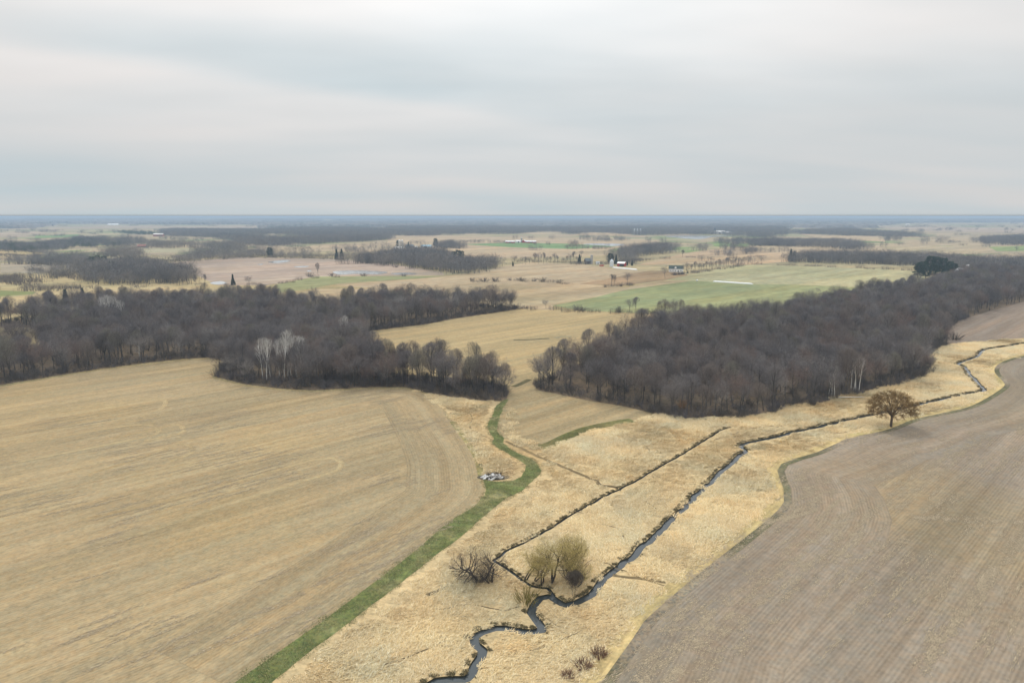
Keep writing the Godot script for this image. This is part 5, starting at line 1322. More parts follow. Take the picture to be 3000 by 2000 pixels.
	var lines := [
		[PackedVector2Array([Vector2(-830.3, -1111.8), Vector2(-772.4, -1111.8), Vector2(-732.3, -1081.4), Vector2(-660.2, -1081.4)]), patches[0], 16.0, 0.7, "hedgerow above the grey tan field"], [PackedVector2Array([Vector2(-1007.6, -1352.1), Vector2(-925, -1307.6), Vector2(-783.2, -1252.6)]), scrub_patch, 26.0, 1.0, "scrub line below the yellow tan field"],
		[PackedVector2Array([Vector2(360, -1081.4), Vector2(387.5, -1081.4), Vector2(462.8, -1034.2), Vector2(519.3, -990.9), Vector2(558.6, -951)]), scrub_patch, 15.0, 0.5, "low brush along the yellow green field's far edge"], [PackedVector2Array([Vector2(398.2, -1111.8), Vector2(444.2, -1101.5), Vector2(501.9, -1091.4), Vector2(571.3, -1016.5)]), patches[1], 38.0, 0.4, "small trees along the yellow green field's far edge"],
		[PackedVector2Array([Vector2(213.8, -1178.1), Vector2(283.2, -1226.7), Vector2(336.8, -1252.6), Vector2(392.2, -1226.7)]), scrub_patch, 40.0, 0.6, "brush on the tan slope"], [PackedVector2Array([Vector2(310.9, -1155.1), Vector2(384.3, -1178.1), Vector2(465.6, -1155.1)]), patches[3], 30.0, 0.45, "thin trees on the tan slope"], [PackedVector2Array([Vector2(405.8, -1337), Vector2(482.4, -1399.8), Vector2(524.5, -1468.8), Vector2(571, -1433.5)]), patches[0], 24.0, 0.8, "tree belt above the tan slope"],
		[PackedVector2Array([Vector2(-133.8, -1979.1), Vector2(-13.8, -1979.1)]), pale_patch, 24.0, 1.2, "bare trees left of the white roofed barns"], [PackedVector2Array([Vector2(5.8, -2279.9), Vector2(213.5, -2196.5), Vector2(326.4, -2119)]), patches[1], 60.0, 0.6, "spaced trees beyond the white roofed barns"], [PackedVector2Array([Vector2(241.9, -2082.2), Vector2(437.2, -2012.3)]), patches[0], 50.0, 0.7, "spaced trees beyond the pale pond"],
		[PackedVector2Array([Vector2(0, -1144), Vector2(109.7, -1122.4)]), scrub_patch, 14.0, 0.7, "brush under the farm's tree row"], [PackedVector2Array([Vector2(104.4, -1081.4), Vector2(169.1, -1091.4)]), scrub_patch, 16.0, 0.8, "brush between the farm buildings"], [PackedVector2Array([Vector2(241, -914.2), Vector2(357.2, -1052.6)]), scrub_patch, 13.0, 0.45, "brush under the hedgerow by the house"],
		[PackedVector2Array([Vector2(5, -557), Vector2(33.2, -549), Vector2(57.2, -538.8), Vector2(90.3, -531.4), Vector2(129, -521.8)]), scrub_patch, 11.0, 0.35, "weedy brush along the fence line"], [PackedVector2Array([Vector2(-43.1, -786), Vector2(2, -802.1), Vector2(56.1, -770.5)]), scrub_patch, 16.0, 0.4, "brush along the tan field's crest"],
		[PackedVector2Array([Vector2(103.1, -736.6), Vector2(131.4, -750.8)]), scrub_patch, 6.0, 0.3, "brush at the foot of the tree island"], [PackedVector2Array([Vector2(-338.6, -750.8), Vector2(-295.4, -750.8), Vector2(-262, -765.5), Vector2(-241.5, -830.4), Vector2(-183, -854.6)]), scrub_patch, 22.0, 0.35, "brush along the marsh flat's near edge"], [PackedVector2Array([Vector2(-467.1, -1252.6), Vector2(-374.2, -1239.5), Vector2(-294.3, -1201.9), Vector2(-221.1, -1101.5)]), scrub_patch, 24.0, 0.8, "brush along the marsh flat's far edge"],
		[PackedVector2Array([Vector2(-424.6, -1487.1), Vector2(-362.9, -1525.1), Vector2(-273.3, -1565), Vector2(-166.6, -1585.8)]), patches[4], 34.0, 0.7, "tree line before the white silo farm"], [PackedVector2Array([Vector2(-253.5, -1629), Vector2(-183.8, -1651.5), Vector2(-126.4, -1722.9)]), patches[0], 26.0, 0.8, "yard trees of the white silo farm"], [PackedVector2Array([Vector2(919.4, -1722.9), Vector2(1125.3, -1828.2), Vector2(1148.1, -1674.7), Vector2(1162.2, -1525.1)]), patches[1], 90.0, 0.6, "scattered trees in the far right fields"],
		[PackedVector2Array([Vector2(1258.2, -2157.1), Vector2(1301.4, -2012.3), Vector2(1375, -1885.7)]), scrub_patch, 70.0, 1.0, "scrub in the far right fields"], [PackedVector2Array([Vector2(1708.9, -3103), Vector2(2440.1, -3785), Vector2(2745.2, -3562)]), patches[0], 160.0, 1.2, "far scattered groves at the right"], [PackedVector2Array([Vector2(2680.6, -4662), Vector2(3317, -5052), Vector2(3590, -4662)]), big[0], 300.0, 1.2, "farthest groves at the right"],
		[PackedVector2Array([Vector2(-1724.5, -2324.1), Vector2(-1465.2, -2157.1), Vector2(-1431.2, -2324.1)]), patches[1], 70.0, 0.8, "scattered trees in the far left fields"], [PackedVector2Array([Vector2(-3355, -5052), Vector2(-2904.3, -5272), Vector2(-1878.9, -4849)]), big[1], 300.0, 1.0, "far groves on the pink band"], [PackedVector2Array([Vector2(62.4, -1828.2), Vector2(136.2, -1607.1)]), patches[2], 60.0, 0.4, "shrubs in the bright green field's edge"],
		[PackedVector2Array([Vector2(-622.7, -830.4), Vector2(-505, -727.5), Vector2(-448.3, -718.6), Vector2(-393.4, -727.5)]), scrub_patch, 20.0, 0.6, "brush just beyond the left wood"], [PackedVector2Array([Vector2(-707.2, -1178.1), Vector2(-625, -1178.1), Vector2(-558.2, -1133.1)]), scrub_patch, 22.0, 0.9, "scrub beyond the mixed island"], [PackedVector2Array([Vector2(-680.1, -966.6), Vector2(-575.3, -880.1), Vector2(-499.5, -802.1)]), scrub_patch, 14.0, 0.5, "brush in the straw meadow"],
		[PackedVector2Array([Vector2(-1124, -2237.5), Vector2(-944.5, -2119), Vector2(-824.1, -2119)]), patches[1], 50.0, 0.9, "trees before the long far wood"], [PackedVector2Array([Vector2(-1145.1, -2012.3), Vector2(-871.8, -1629), Vector2(-768.8, -1651.5)]), pale_patch, 36.0, 0.9, "pale trees round the red roofed shed"], [PackedVector2Array([Vector2(-1401.2, -1885.7), Vector2(-904.8, -1352.1), Vector2(-838.8, -1399.8)]), pale_patch, 30.0, 0.9, "pale trees below the dark mixed wood"],
	]
	# groves standing about in the far fields
	for q in [[PackedVector2Array([Vector2(2387.4, -4662), Vector2(4055, -7137), Vector2(4993, -6385), Vector2(1103, -1399.8), Vector2(930.7, -1367.7), Vector2(1053.3, -1885.7)]), 190.0, 0.42, "small groves dotting the far right fields"], [PackedVector2Array([Vector2(-2727.2, -3562), Vector2(-1372.6, -3785), Vector2(-493, -1399.8), Vector2(-670.1, -1279.5), Vector2(-954, -1279.5)]), 120.0, 0.4, "small groves dotting the far left fields"], [PackedVector2Array([Vector2(-445.1, -2467.2), Vector2(59.5, -2417.6), Vector2(358.7, -2237.5), Vector2(437.2, -2012.3), Vector2(208.2, -1155.1), Vector2(100.6, -1279.5), Vector2(3.2, -1252.6), Vector2(-266.4, -1525.1)]), 260.0, 0.18, "few small groves in the pale fields beyond the farms"], [PackedVector2Array([Vector2(222.9, -1155.1), Vector2(394.3, -1468.8), Vector2(576.4, -1433.5), Vector2(465.6, -1155.1), Vector2(360, -1081.4)]), 130.0, 0.3, "few small groves on the tan slope"], [PackedVector2Array([Vector2(-896.8, -1201.9), Vector2(-775.3, -1252.6), Vector2(-583.2, -1111.8), Vector2(-516.8, -830.4), Vector2(-622.7, -830.4)]), 46.0, 0.3, "thickets in the left middle distance"]]:
		var w := {}
		for p in scatter([q[0]], q[1]):
			if rng.randf() < q[2]:
				var k := rng.randi() % 5
				if not w.has(k):
					w[k] = []
				w[k].append(stand(p, rng.randf_range(0.5, 1.1), rng.randf_range(0.8, 2.2)))
		var o := Node3D.new()
		add_child(o)
		numbered(o, "distant_woods")
		tag(o, q[3], "woods", "", "stuff")
		for k in w:
			copies("crowns", [patches[0], patches[1], scrub_patch, pale_patch, patches[4]][k], w[k], [], o)
	for q in lines:
		var line := smooth(q[0], q[2])
		var w := []
		for p in line:
			var o: Vector2 = p + Vector2(rng.randf_range(-1, 1), rng.randf_range(-1, 1)) * q[2] * 0.4
			if rng.randf() < 0.85:
				w.append(Transform3D(Basis(Vector3.UP, rng.randf() * TAU).scaled(Vector3(q[3], rng.randf_range(0.55, 1.1) * minf(1.0, q[3] + 0.35), q[3])), Vector3(o.x, 0, o.y)))
		var o2 := copies("hedgerow_vegetation", q[1], w, [], self)
		tag(o2, q[4], "hedgerow", "", "stuff")
	# woods out to the horizon: closed canopy
	var caps := Buf.new()
	var cols := [Color(0.14, 0.13, 0.125), Color(0.165, 0.148, 0.132), Color(0.105, 0.107, 0.1)]
	var keep := [PackedVector2Array([Vector2(-4558, -6740), Vector2(-1996.5, -5512), Vector2(-1464.1, -4038), Vector2(-2735, -4038)]), PackedVector2Array([Vector2(2586.3, -5052), Vector2(4347, -7584), Vector2(6310, -7584), Vector2(2294.6, -2749.1), Vector2(1865.3, -3103)])]
	var d := 4300.0
	while d < 26000.0:
		var gap2 := 150.0 if d < 8000.0 else (230.0 if d < 13000.0 else 420.0)
		var x := -d * 0.85
		while x < d * 0.85:
			var p := Vector2(x + rng.randf_range(-0.5, 0.5) * gap2, -d - rng.randf() * gap2)
			var clear := inside(p, [], keep)
			if nz.get_noise_2d(p.x * 0.03, p.y * 0.055) + 0.25 * nz.get_noise_2d(p.x * 0.12, p.y * 0.2) > (-0.13 if d < 9000.0 else 0.02) and clear:
				canopy_patch(caps, Vector3(p.x, far_height(p.x, p.y), p.y), gap2 * 1.35, rng.randf_range(13.0, 19.0), cols[rng.randi() % 3])
			x += gap2
		d += gap2
	tag(put("horizon_woods", caps.mesh(mats.twig)), "hazy blue woods stretching to the horizon", "woods", "", "stuff")


func single_plants(stream: PackedVector2Array) -> void:
	var bark := Color(0.075, 0.062, 0.05)
	# the lone elm: a vase of limbs under a broad rounded crown, just in bud
	plant("elm_tree", proto(domed_tree(13.8, 17.8, Color(0.235, 0.15, 0.055), Color(0.12, 0.09, 0.06)), 13.8), "lone broad rust brown elm on the tilled field's edge", "tree", "", Vector2(137.2, -237.4), 13.8)
	# willows by the stream, yellowish twigs
	var yellow := Color(0.4, 0.32, 0.12)
	var wil := []
	for k in 3:
		var q := kind_of_tree(9.5, 7.5, "spreading", bark, yellow)
		q.stems = 2
		q.r = 0.24
		q.trunk = 5.5
		q.lf = [0.75, 0.55, 0.55, 0.6, 0.0]
		q.n = [8, 7, 6, 7, 0]
		q.up = [0.08, 0.1, 0.1, 0.03, 0.0]
		q.twig = 0.014
		q.crooked = true
		q.wig = 0.38
		wil.append(proto(bare_tree(q), 9.5))
	var i := 0
	for w in [[Vector2(8.3, -129.8), 10.5, "biggest willow, black trunk standing over the stream junction"], [Vector2(6.6, -130.1), 8.0, "willow just left of the biggest willow"], [Vector2(2.8, -132), 7.6, "outermost left willow with two thin crooked stems"], [Vector2(4.5, -131.3), 6.6, "small willow between the outermost left willow and the biggest"], [Vector2(12.6, -133.4), 9.0, "tall willow behind the dark thicket"], [Vector2(14.8, -131.5), 8.6, "outermost right willow of the clump"], [Vector2(11.6, -135.6), 9.5, "rearmost willow of the clump with upright limbs"], [Vector2(13.4, -129.4), 6.0, "short willow at the clump's right front"]]:
		plant("willow_tree", wil[i % 3], w[2], "tree", "yellow twigged willows at the stream junction", w[0], w[1] * 0.95, 1.5)
		i += 1
	var thicket := proto(bush(4.6, 4.4, Color(0.115, 0.102, 0.088), 30), 4.6)
	plant("thicket_shrub", thicket, "dense dark grey thicket among the willows", "shrub", "", Vector2(12.6, -132.7), 5.0, 1.15)
	var bare := kind_of_tree(4.5, 4.0, "narrow", bark, Color(0.12, 0.1, 0.08))
	bare.stems = 2
	plant("bare_tree", proto(bare_tree(bare), 4.5), "small thin bare tree on the stream's inner bend below the willows", "tree", "", Vector2(12.5, -125.5), 5.2)
	plant("willow_shrub", proto(bush(3.0, 5.5, Color(0.2, 0.17, 0.05), 34), 3.0), "low yellow green willow shrub leaning over the stream bend", "shrub", "", Vector2(3.1, -123.3), 3.0, 1.2)
	# the leaning clump by the brown ditch
	var crack := kind_of_tree(8.0, 11.0, "spreading", Color(0.06, 0.052, 0.046), Color(0.085, 0.072, 0.06))
	crack.stems = 3
	crack.r = 0.34
	crack.lean = 0.42
	crack.spread = 0.25
	crack.trunk = 5.0
	crack.n = [9, 6, 4, 3, 0]
	crack.up = [0.06, 0.1, 0.12, 0.06, 0.0]
	crack.ang = [1.15, 0.75, 0.8, 0.8, 0.0]
	crack.size = Vector3(6.0, 4.2, 6.0)
	crack.mid = Vector3(0, 4.0, 0)
	crack.wig = 0.3
	crack.crooked = true
	plant("bare_tree", proto(bare_tree(crack), 8.0), "leaning dark bare tree with big curved limbs above the brown ditch", "tree", "", Vector2(-6.7, -132), 7.2, 1.25)
	var crack2 := crack.duplicate()
	crack2.stems = 2
	plant("bare_tree", proto(bare_tree(crack2), 8.0), "smaller dark bare tree right of the leaning one", "tree", "", Vector2(-4.2, -130.6), 6.2, 0.9)
	plant("thicket_shrub", thicket, "dark brush round the foot of the leaning tree", "shrub", "", Vector2(-7.1, -131.3), 3.0, 1.3)
	plant("thicket_shrub", thicket, "dark brush between the leaning tree and its smaller neighbour", "shrub", "", Vector2(-5.3, -131.3), 2.8, 1.3)
	var rust := proto(bush(2.4, 4.6, Color(0.19, 0.11, 0.075), 64), 2.4)
	plant("dogwood_shrub", rust, "darkest red brown shrub at the marsh's lower right edge", "shrub", "red brown shrubs near the verge", Vector2(15.2, -106.5), 1.6, 1.2)
	plant("dogwood_shrub", rust, "wide thin red brown shrub below the darkest one", "shrub", "red brown shrubs near the verge", Vector2(12.1, -103.7), 1.1, 1.9)
	plant("dogwood_shrub", rust, "lowest faint red brown shrub at the bottom edge", "shrub", "red brown shrubs near the verge", Vector2(9.3, -101.3), 0.9, 1.7)
	# white stemmed birches
	var bir := []
	for k in 3:
		var q := kind_of_tree(13.0, 5.5, "narrow", Color(0.68, 0.66, 0.62), Color(0.36, 0.34, 0.315))
		q.limb = Color(0.48, 0.46, 0.43)
		q.r = 0.17
		q.t0 = [0.42, 0.25, 0.2, 0.15, 0.0]
		q.ang = [0.42, 0.5, 0.6, 0.7, 0.0]
		q.n = [9, 5, 4, 3, 0]
		q.twig = 0.03
		bir.append(proto(bare_tree(q), 13.0))
	var spots := [
		[Vector2(136.2, -281.3), 13.0, "front white birch of the left pair at the right wood's edge"], [Vector2(136.3, -279.2), 13.2, "white birch beside the front one of the left pair"], [Vector2(135.7, -283.5), 12.0, "thin white birch at the left of the pair"],
		[Vector2(149.6, -292.4), 14.0, "leftmost white birch of the right group at the wood's edge"], [Vector2(149.1, -287.1), 16.0, "tallest white birch in the right group"], [Vector2(151, -287.9), 15.0, "leaning white birch right of the tallest one"], [Vector2(149.3, -289.4), 14.5, "white birch just left of the tallest one"],
		[Vector2(-117.3, -313), 19.0, "leftmost white birch in the stand on the wooded spur"], [Vector2(-114.4, -309.5), 20.0, "second white birch from the left on the wooded spur"], [Vector2(-113.3, -312.1), 19.0, "third white birch from the left on the wooded spur"], [Vector2(-110.1, -314.8), 18.0, "white birch left of the middle gap on the wooded spur"], [Vector2(-106.8, -311.3), 20.0, "middle white birch of the stand on the wooded spur"], [Vector2(-106.9, -316.6), 22.0, "tallest white birch on the wooded spur"], [Vector2(-105.8, -318.4), 22.0, "white birch right of the tallest on the wooded spur"], [Vector2(-101.8, -314.8), 20.0, "third white birch from the right on the wooded spur"], [Vector2(-99.2, -313), 20.0, "second white birch from the right on the wooded spur"], [Vector2(-97.1, -311.3), 20.0, "rightmost white birch on the wooded spur"],
		[Vector2(-100.9, -399.7), 16.0, "left one of two white birches beside the round grey tree"], [Vector2(-99.4, -401.1), 17.0, "right one of two white birches beside the round grey tree"],
		[Vector2(-278.8, -461.1), 21.0, "leftmost pale birch deep in the left wood"], [Vector2(-278.6, -464.8), 22.0, "second pale birch deep in the left wood"], [Vector2(-275.1, -463), 22.0, "third pale birch deep in the left wood"], [Vector2(-273.8, -464.8), 21.0, "fourth pale birch deep in the left wood"], [Vector2(-261.5, -452), 20.0, "pale birch standing apart right of the deep group"], [Vector2(-194.4, -349.1), 9.0, "leaning pale dead birch at the left wood's field edge"],
	]
	i = 0
	for s in spots:
		plant("birch_tree", bir[i % 3], s[2], "tree", "white stemmed birches", s[0], s[1], 0.95)
		i += 1
	var snag := Buf.new()
	snag.tube([Vector3(-5.5, 0.35, 0), Vector3(0, 0.5, 0.2), Vector3(5.5, 0.3, -0.3)], [0.22, 0.18, 0.08], 6, Color(0.55, 0.53, 0.49))
	for k in 5:
		sliver(snag, Vector3(k * 1.2, 0.4, 0), Vector3(k * 1.2 + 1.4, 0.9, rng.randf_range(-1.2, 1.2)), 0.1, Color(0.45, 0.43, 0.4))
	var log := thing("fallen_log", "pale fallen birch trunk lying before the white birches", "log", Vector2(142.5, -277.1))
	put("trunk", snag.mesh(mats.wood), log)
	# dead pale snags standing in the right wood
	var dead := Buf.new()
	dead.tube([Vector3(0, -0.2, 0), Vector3(0.3, 6, 0), Vector3(-0.1, 10, 0.2), Vector3(0.5, 13.5, 0)], [0.24, 0.2, 0.14, 0.04], 5, Color(0.3, 0.275, 0.245))
	sliver(dead, Vector3(0, 9, 0), Vector3(1.6, 11.5, 0.4), 0.14, Color(0.4, 0.37, 0.33))
	var dm := dead.mesh(mats.wood)
	i = 0
	for s in [[Vector2(106.8, -272.9), "pale dead snag in the right wood's front middle"], [Vector2(186.2, -334.6), "tall pale dead snag in the right wood behind the birches"], [Vector2(89.8, -294.8), "pale dead snag left of the right wood's middle"], [Vector2(167, -341.7), "thin pale snag deep in the right wood"], [Vector2(-241.7, -414.3), "white broken snag in the middle of the left wood"]]:
		var t := thing("dead_snag", s[1], "dead tree", s[0], rng.randf() * TAU, "pale dead snags in the woods")
		t.scale = Vector3(0.8, 1.0, 0.8)
		put("trunk", dm, t)
	var gold := proto(bush(3.4, 3.0, Color(0.33, 0.2, 0.1)), 3.4)
	plant("tan_shrub", gold, "orange tan leafy shrub glowing in the right wood's dark front", "shrub", "", Vector2(67.6, -261.3), 4.5, 0.9)
	# trees standing apart, from the nearest fence line outwards
	var looks: Array = mats.looks
	var apart := [
		[Vector2(28.1, -559.7), 9.0, 5, 1.0, "bushy bare tree at the left end of the fence line"], [Vector2(-0.4, -549), 14.0, 3, 1.0, "bare tree at the very point of the left wood"],
		[Vector2(92.7, -533.8), 12.0, 0, 1.0, "left one of two bare trees in the fence line's middle"], [Vector2(97.9, -533.8), 12.5, 3, 1.0, "right one of two bare trees in the fence line's middle"], [Vector2(122, -526.5), 13.0, 5, 1.0, "spreading bare tree at the fence line's right end"], [Vector2(127.1, -526.5), 12.5, 0, 1.0, "bare tree next to the spreading one on the fence line"], [Vector2(130.6, -524.1), 12.0, 4, 1.0, "bare tree where the fence line meets the right wood"],
		[Vector2(-127.9, -538.8), 21.0, 3, 0.8, "tall oval bare tree rising above the left wood's back edge"], [Vector2(-170.5, -582.1), 19.0, 5, 0.8, "bare tree rising over the left wood's rear corner"],
		[Vector2(-91.8, -399.7), 15.5, 0, 1.35, "big round grey tree bulging from the left wood into the field"],
		[Vector2(108, -741.3), 13.0, 3, 0.9, "left bare tree of the island in the tan field"], [Vector2(112, -746), 12.5, 4, 0.9, "middle bare tree of the island in the tan field"], [Vector2(127.9, -755.6), 15.0, 0, 1.1, "round bare tree right on the island in the tan field"],
		[Vector2(187.7, -836.3), 16.0, 1, 1.0, "round brown tree left of the dark roofed house"], [Vector2(224.3, -880.1), 18.0, 1, 1.1, "large round brown tree right of the dark roofed house"],
		[Vector2(373.7, -1081.4), 15.0, 1, 1.1, "round brown tree at the right end of the hedgerow"], [Vector2(318, -1279.5), 13.0, 3, 1.3, "bare tree alone on the tan slope"], [Vector2(378.2, -1201.9), 14.0, 0, 1.0, "bare tree on the tan slope's hedge"], [Vector2(466.5, -1178.1), 13.0, 0, 1.0, "bare tree left of the dark spruce"],
		[Vector2(-246.4, -867.1), 17.0, 4, 0.8, "slim reddish bare tree standing at the marsh flat's edge"], [Vector2(-289.7, -750.8), 13.0, 5, 1.0, "spreading bare tree behind the left wood near the marsh flat"], [Vector2(-366.4, -750.8), 16.0, 3, 1.1, "pale bare tree at the right end of the mixed island"], [Vector2(-357.8, -750.8), 14.0, 3, 0.9, "bare tree right of the mixed island"], [Vector2(-347, -746), 12.0, 3, 0.8, "thin bare tree before the marsh flat's left end"], [Vector2(-334.4, -741.3), 13.0, 3, 0.8, "thin bare tree right of three others before the marsh flat"],
		[Vector2(311.3, -612.9), 15.0, 0, 1.0, "rounded bare tree on the right wood's back edge beside the junipers"], [Vector2(408.8, -661.6), 12.5, 3, 0.7, "dead looking thin tree in front of the pine grove"], [Vector2(333.2, -619.4), 15.0, 5, 1.2, "spreading bare tree on the right wood's back edge"],
		[Vector2(2.8, -1091.4), 15.0, 1, 1.1, "round bare tree at the left end of the row behind the red shed farm"],
		[Vector2(1077.8, -1468.8), 12.0, 0, 1.2, "bare tree in the pasture at the right picture edge"], [Vector2(805.5, -1091.4), 13.0, 1, 1.0, "bare tree above the wood at the right picture edge"], [Vector2(129.8, -1279.5), 13.0, 0, 1.0, "bare tree behind the grey barn"],
	]
	for s in apart:
		plant("bare_tree", looks[s[2]], s[4], "tree", "", s[0], s[1], s[3])
	# rows of trees
	for k in 16:
		var p: Vector2 = Vector2(16.5, -1081.4).lerp(Vector2(113.3, -1122.4), (k + rng.randf_range(-0.3, 0.3)) / 15.0)
		plant("bare_tree", looks[[0, 3, 5, 4][k % 4]], "bare tree in the row behind the red shed farm, %s from its left end" % nth(k), "tree", "tree row behind the red shed farm", p, rng.randf_range(11.0, 20.0), 0.9)
	for k in 20:
		var p: Vector2 = Vector2(242.8, -921.4).lerp(Vector2(362.2, -1071.6), (k + rng.randf_range(-0.25, 0.25)) / 19.0)
		plant("bare_tree", looks[[3, 4, 0, 1][k % 4]], "bare tree in the hedgerow right of the dark roofed house, %s from the house" % nth(k), "tree", "hedgerow right of the house", p, rng.randf_range(10.0, 15.0), 0.85)
	for k in 9:
		var p: Vector2 = Vector2(207.5, -880.1).lerp(Vector2(224.2, -893.4), k / 8.0)
		plant("hedge_shrub", mats.brush[k % 3], "garden shrub before the dark roofed house, %s from its left corner" % nth(k), "shrub", "shrubs before the house", p, rng.randf_range(3.0, 5.5), 1.2)
	i = 0
	for s in [[Vector2(52.7, -546.4), 5.5, "round bush on the fence line left of the trees"], [Vector2(56.7, -543.9), 4.0, "low bush right of the round one on the fence line"], [Vector2(84.5, -536.3), 6.0, "upright bush on the fence line before the two trees"], [Vector2(104, -531.4), 4.5, "bush right of the two fence line trees"], [Vector2(110.3, -528.9), 4.0, "low wide bush on the fence line"], [Vector2(114.2, -526.5), 4.5, "bush left of the spreading fence line tree"], [Vector2(5.7, -557), 5.0, "dark bush before the left wood's point"], [Vector2(12.2, -559.7), 2.2, "small bush left on the fence line's open stretch"], [Vector2(100.1, -732), 4.0, "bush at the left of the tree island"], [Vector2(117.5, -741.3), 5.0, "dark bush among the tree island"], [Vector2(-32.3, -791.3), 6.0, "bush patch on the tan field's crest line"], [Vector2(-19.3, -796.7), 6.0, "taller bush patch on the crest line"], [Vector2(24.9, -796.7), 5.0, "bush strip on the crest line above the fence line tree"], [Vector2(34.8, -791.3), 6.0, "dark bush strip right on the crest line"], [Vector2(53, -775.6), 5.5, "long low bush at the crest line's right end"], [Vector2(-3.1, -807.6), 4.0, "small bush on the crest line"], [Vector2(11.3, -802.1), 5.0, "small pair of stems on the crest line"], [Vector2(-252.7, -854.6), 7.0, "brown bush left of the marsh flat's slim tree"], [Vector2(-229.9, -867.1), 5.0, "brown bush right of the marsh flat's slim tree"], [Vector2(-188.4, -867.1), 5.0, "bush before the grey pool"], [Vector2(-137, -867.1), 5.0, "bush on the straw right of the grey pool"], [Vector2(-173.2, -1016.5), 5.0, "bush by the thin pool strip"], [Vector2(273.6, -414.3), 5.0, "dark bush alone where the back field meets the marsh"], [Vector2(-46.6, -802.1), 5.0, "bush at the crest line's left end"]]:
		plant("field_shrub", mats.brush[i % 3], s[2], "shrub", "bushes standing in the fields", s[0], s[1], 1.5)
		i += 1
	# evergreens
	var deep := Color(0.028, 0.05, 0.026)
	var pine := [proto(evergreen(15.0, 9.0, 0.0, deep), 15.0), proto(evergreen(15.0, 8.0, 0.15, Color(0.032, 0.06, 0.028)), 15.0)]
	var fir := [proto(evergreen(12.0, 5.0, 1.0, deep), 12.0), proto(evergreen(12.0, 6.0, 0.85, Color(0.032, 0.055, 0.03)), 12.0)]
	i = 0
	for s in [[Vector2(500.5, -842.3), 17.0, "leftmost dark pine of the grove by the red barn"], [Vector2(523.8, -873.6), 18.0, "second dark pine from the left of the grove"], [Vector2(503.1, -830.4), 16.0, "front pine left of the grove's middle"], [Vector2(545.7, -893.4), 24.0, "tallest pine in the middle of the grove"], [Vector2(518.7, -842.3), 17.0, "front pine in the middle of the grove"], [Vector2(554.3, -893.4), 23.0, "tall pine right of the tallest"], [Vector2(512.9, -818.9), 17.0, "front pine right of the grove's middle"], [Vector2(559.2, -886.7), 22.0, "tall pine at the grove's right back"], [Vector2(527.4, -830.4), 17.0, "front pine at the grove's right"], [Vector2(563.5, -880.1), 18.0, "pine second from the grove's right end"], [Vector2(560.3, -867.1), 16.0, "rightmost pine touching the red barn"], [Vector2(532.6, -893.4), 16.0, "rear pine at the grove's left"], [Vector2(156.7, -1091.4), 17.0, "flat topped pine in the red shed farm"], [Vector2(-100.9, -1178.1), 16.0, "left pine above the leafless wood"], [Vector2(-92.7, -1178.1), 18.0, "middle pine above the leafless wood"], [Vector2(-85.1, -1166.5), 17.0, "right pine above the leafless wood"], [Vector2(-613.2, -999.3), 17.0, "left pine at the back of the mixed island"], [Vector2(-614.6, -1016.5), 18.0, "tall pine at the back of the mixed island"], [Vector2(-604.9, -1016.5), 17.0, "third pine at the back of the mixed island"], [Vector2(-566.2, -999.3), 15.0, "pine in the middle back of the mixed island"], [Vector2(-554.8, -999.3), 14.0, "pine at the right back of the mixed island"], [Vector2(-514.7, -880.1), 18.0, "dark pine inside the mixed island"], [Vector2(-272.6, -1651.5), 18.0, "dark spruce right of the white silo"], [Vector2(-186.4, -1674.7), 22.0, "tall pine beyond the blue roofed shed"], [Vector2(-451, -1279.5), 18.0, "left pine behind the marsh flat"]]:
		plant("pine_tree", pine[i % 2], s[2], "tree", "dark pines", s[0], s[1], 1.05)
		i += 1
	i = 0
	for s in [[Vector2(469.3, -1155.1), 20.0, "broad dark spruce at the left end of the leafless belt"], [Vector2(475.1, -1155.1), 17.0, "dark spruce right beside the broad one"], [Vector2(164.2, -1081.4), 15.0, "pointed spruce left of the red shed"], [Vector2(177.3, -1052.6), 6.5, "small round spruce right of the red shed"], [Vector2(184.6, -1052.6), 8.0, "small pointed spruce apart from the red shed"], [Vector2(108.4, -1101.5), 14.0, "dark spruce at the right end of the farm's tree row"], [Vector2(-307.4, -750.8), 12.0, "dark spruce behind the left wood near the marsh flat"], [Vector2(-371.8, -565.1), 15.0, "bushy spruce on the left wood's back edge"], [Vector2(-357.3, -565.1), 16.0, "spruce right of the bushy one on the back edge"], [Vector2(-347.5, -570.7), 13.0, "smallest spruce on the left wood's back edge"], [Vector2(-307.3, -1201.9), 18.0, "left spruce behind the marsh flat's middle"], [Vector2(-298.2, -1201.9), 18.0, "right spruce behind the marsh flat's middle"], [Vector2(-257.4, -1155.1), 14.0, "spruce before the leafless wood"], [Vector2(-245.3, -1629), 15.0, "spruce between the white silo and the blue roof"], [Vector2(233.4, -907.2), 5.0, "small round evergreen in the hedgerow"], [Vector2(1.3, -1043.3), 7.0, "small round evergreen at the crossing left of the farm"]]:
		plant("spruce_tree", fir[i % 2], s[2], "tree", "dark spruces", s[0], s[1], 1.0)
		i += 1
	var jun := proto(evergreen(5.0, 6.0, 0.0, Color(0.05, 0.085, 0.03)), 5.0)
	i = 0
	for s in [Vector2(265.4, -570.7), Vector2(271.1, -573.5), Vector2(276.9, -576.4), Vector2(282.7, -579.2), Vector2(288.6, -582.1), Vector2(294.5, -585.1), Vector2(272.9, -582.1), Vector2(284.6, -588), Vector2(295.2, -591)]:
		plant("juniper_shrub", jun, "green juniper at the right wood's back edge, %s of the patch" % ["leftmost", "third from left", "fifth from left", "middle", "fourth from right", "rightmost front", "second from left, rear", "rear middle", "rear right"][i], "shrub", "green junipers", s, rng.randf_range(9.0, 11.0), 0.8)
		i += 1


# ---------------------------------------------------------------- farms

const WHITE := Color(0.84, 0.84, 0.82)
const RED := Color(0.36, 0.03, 0.03)

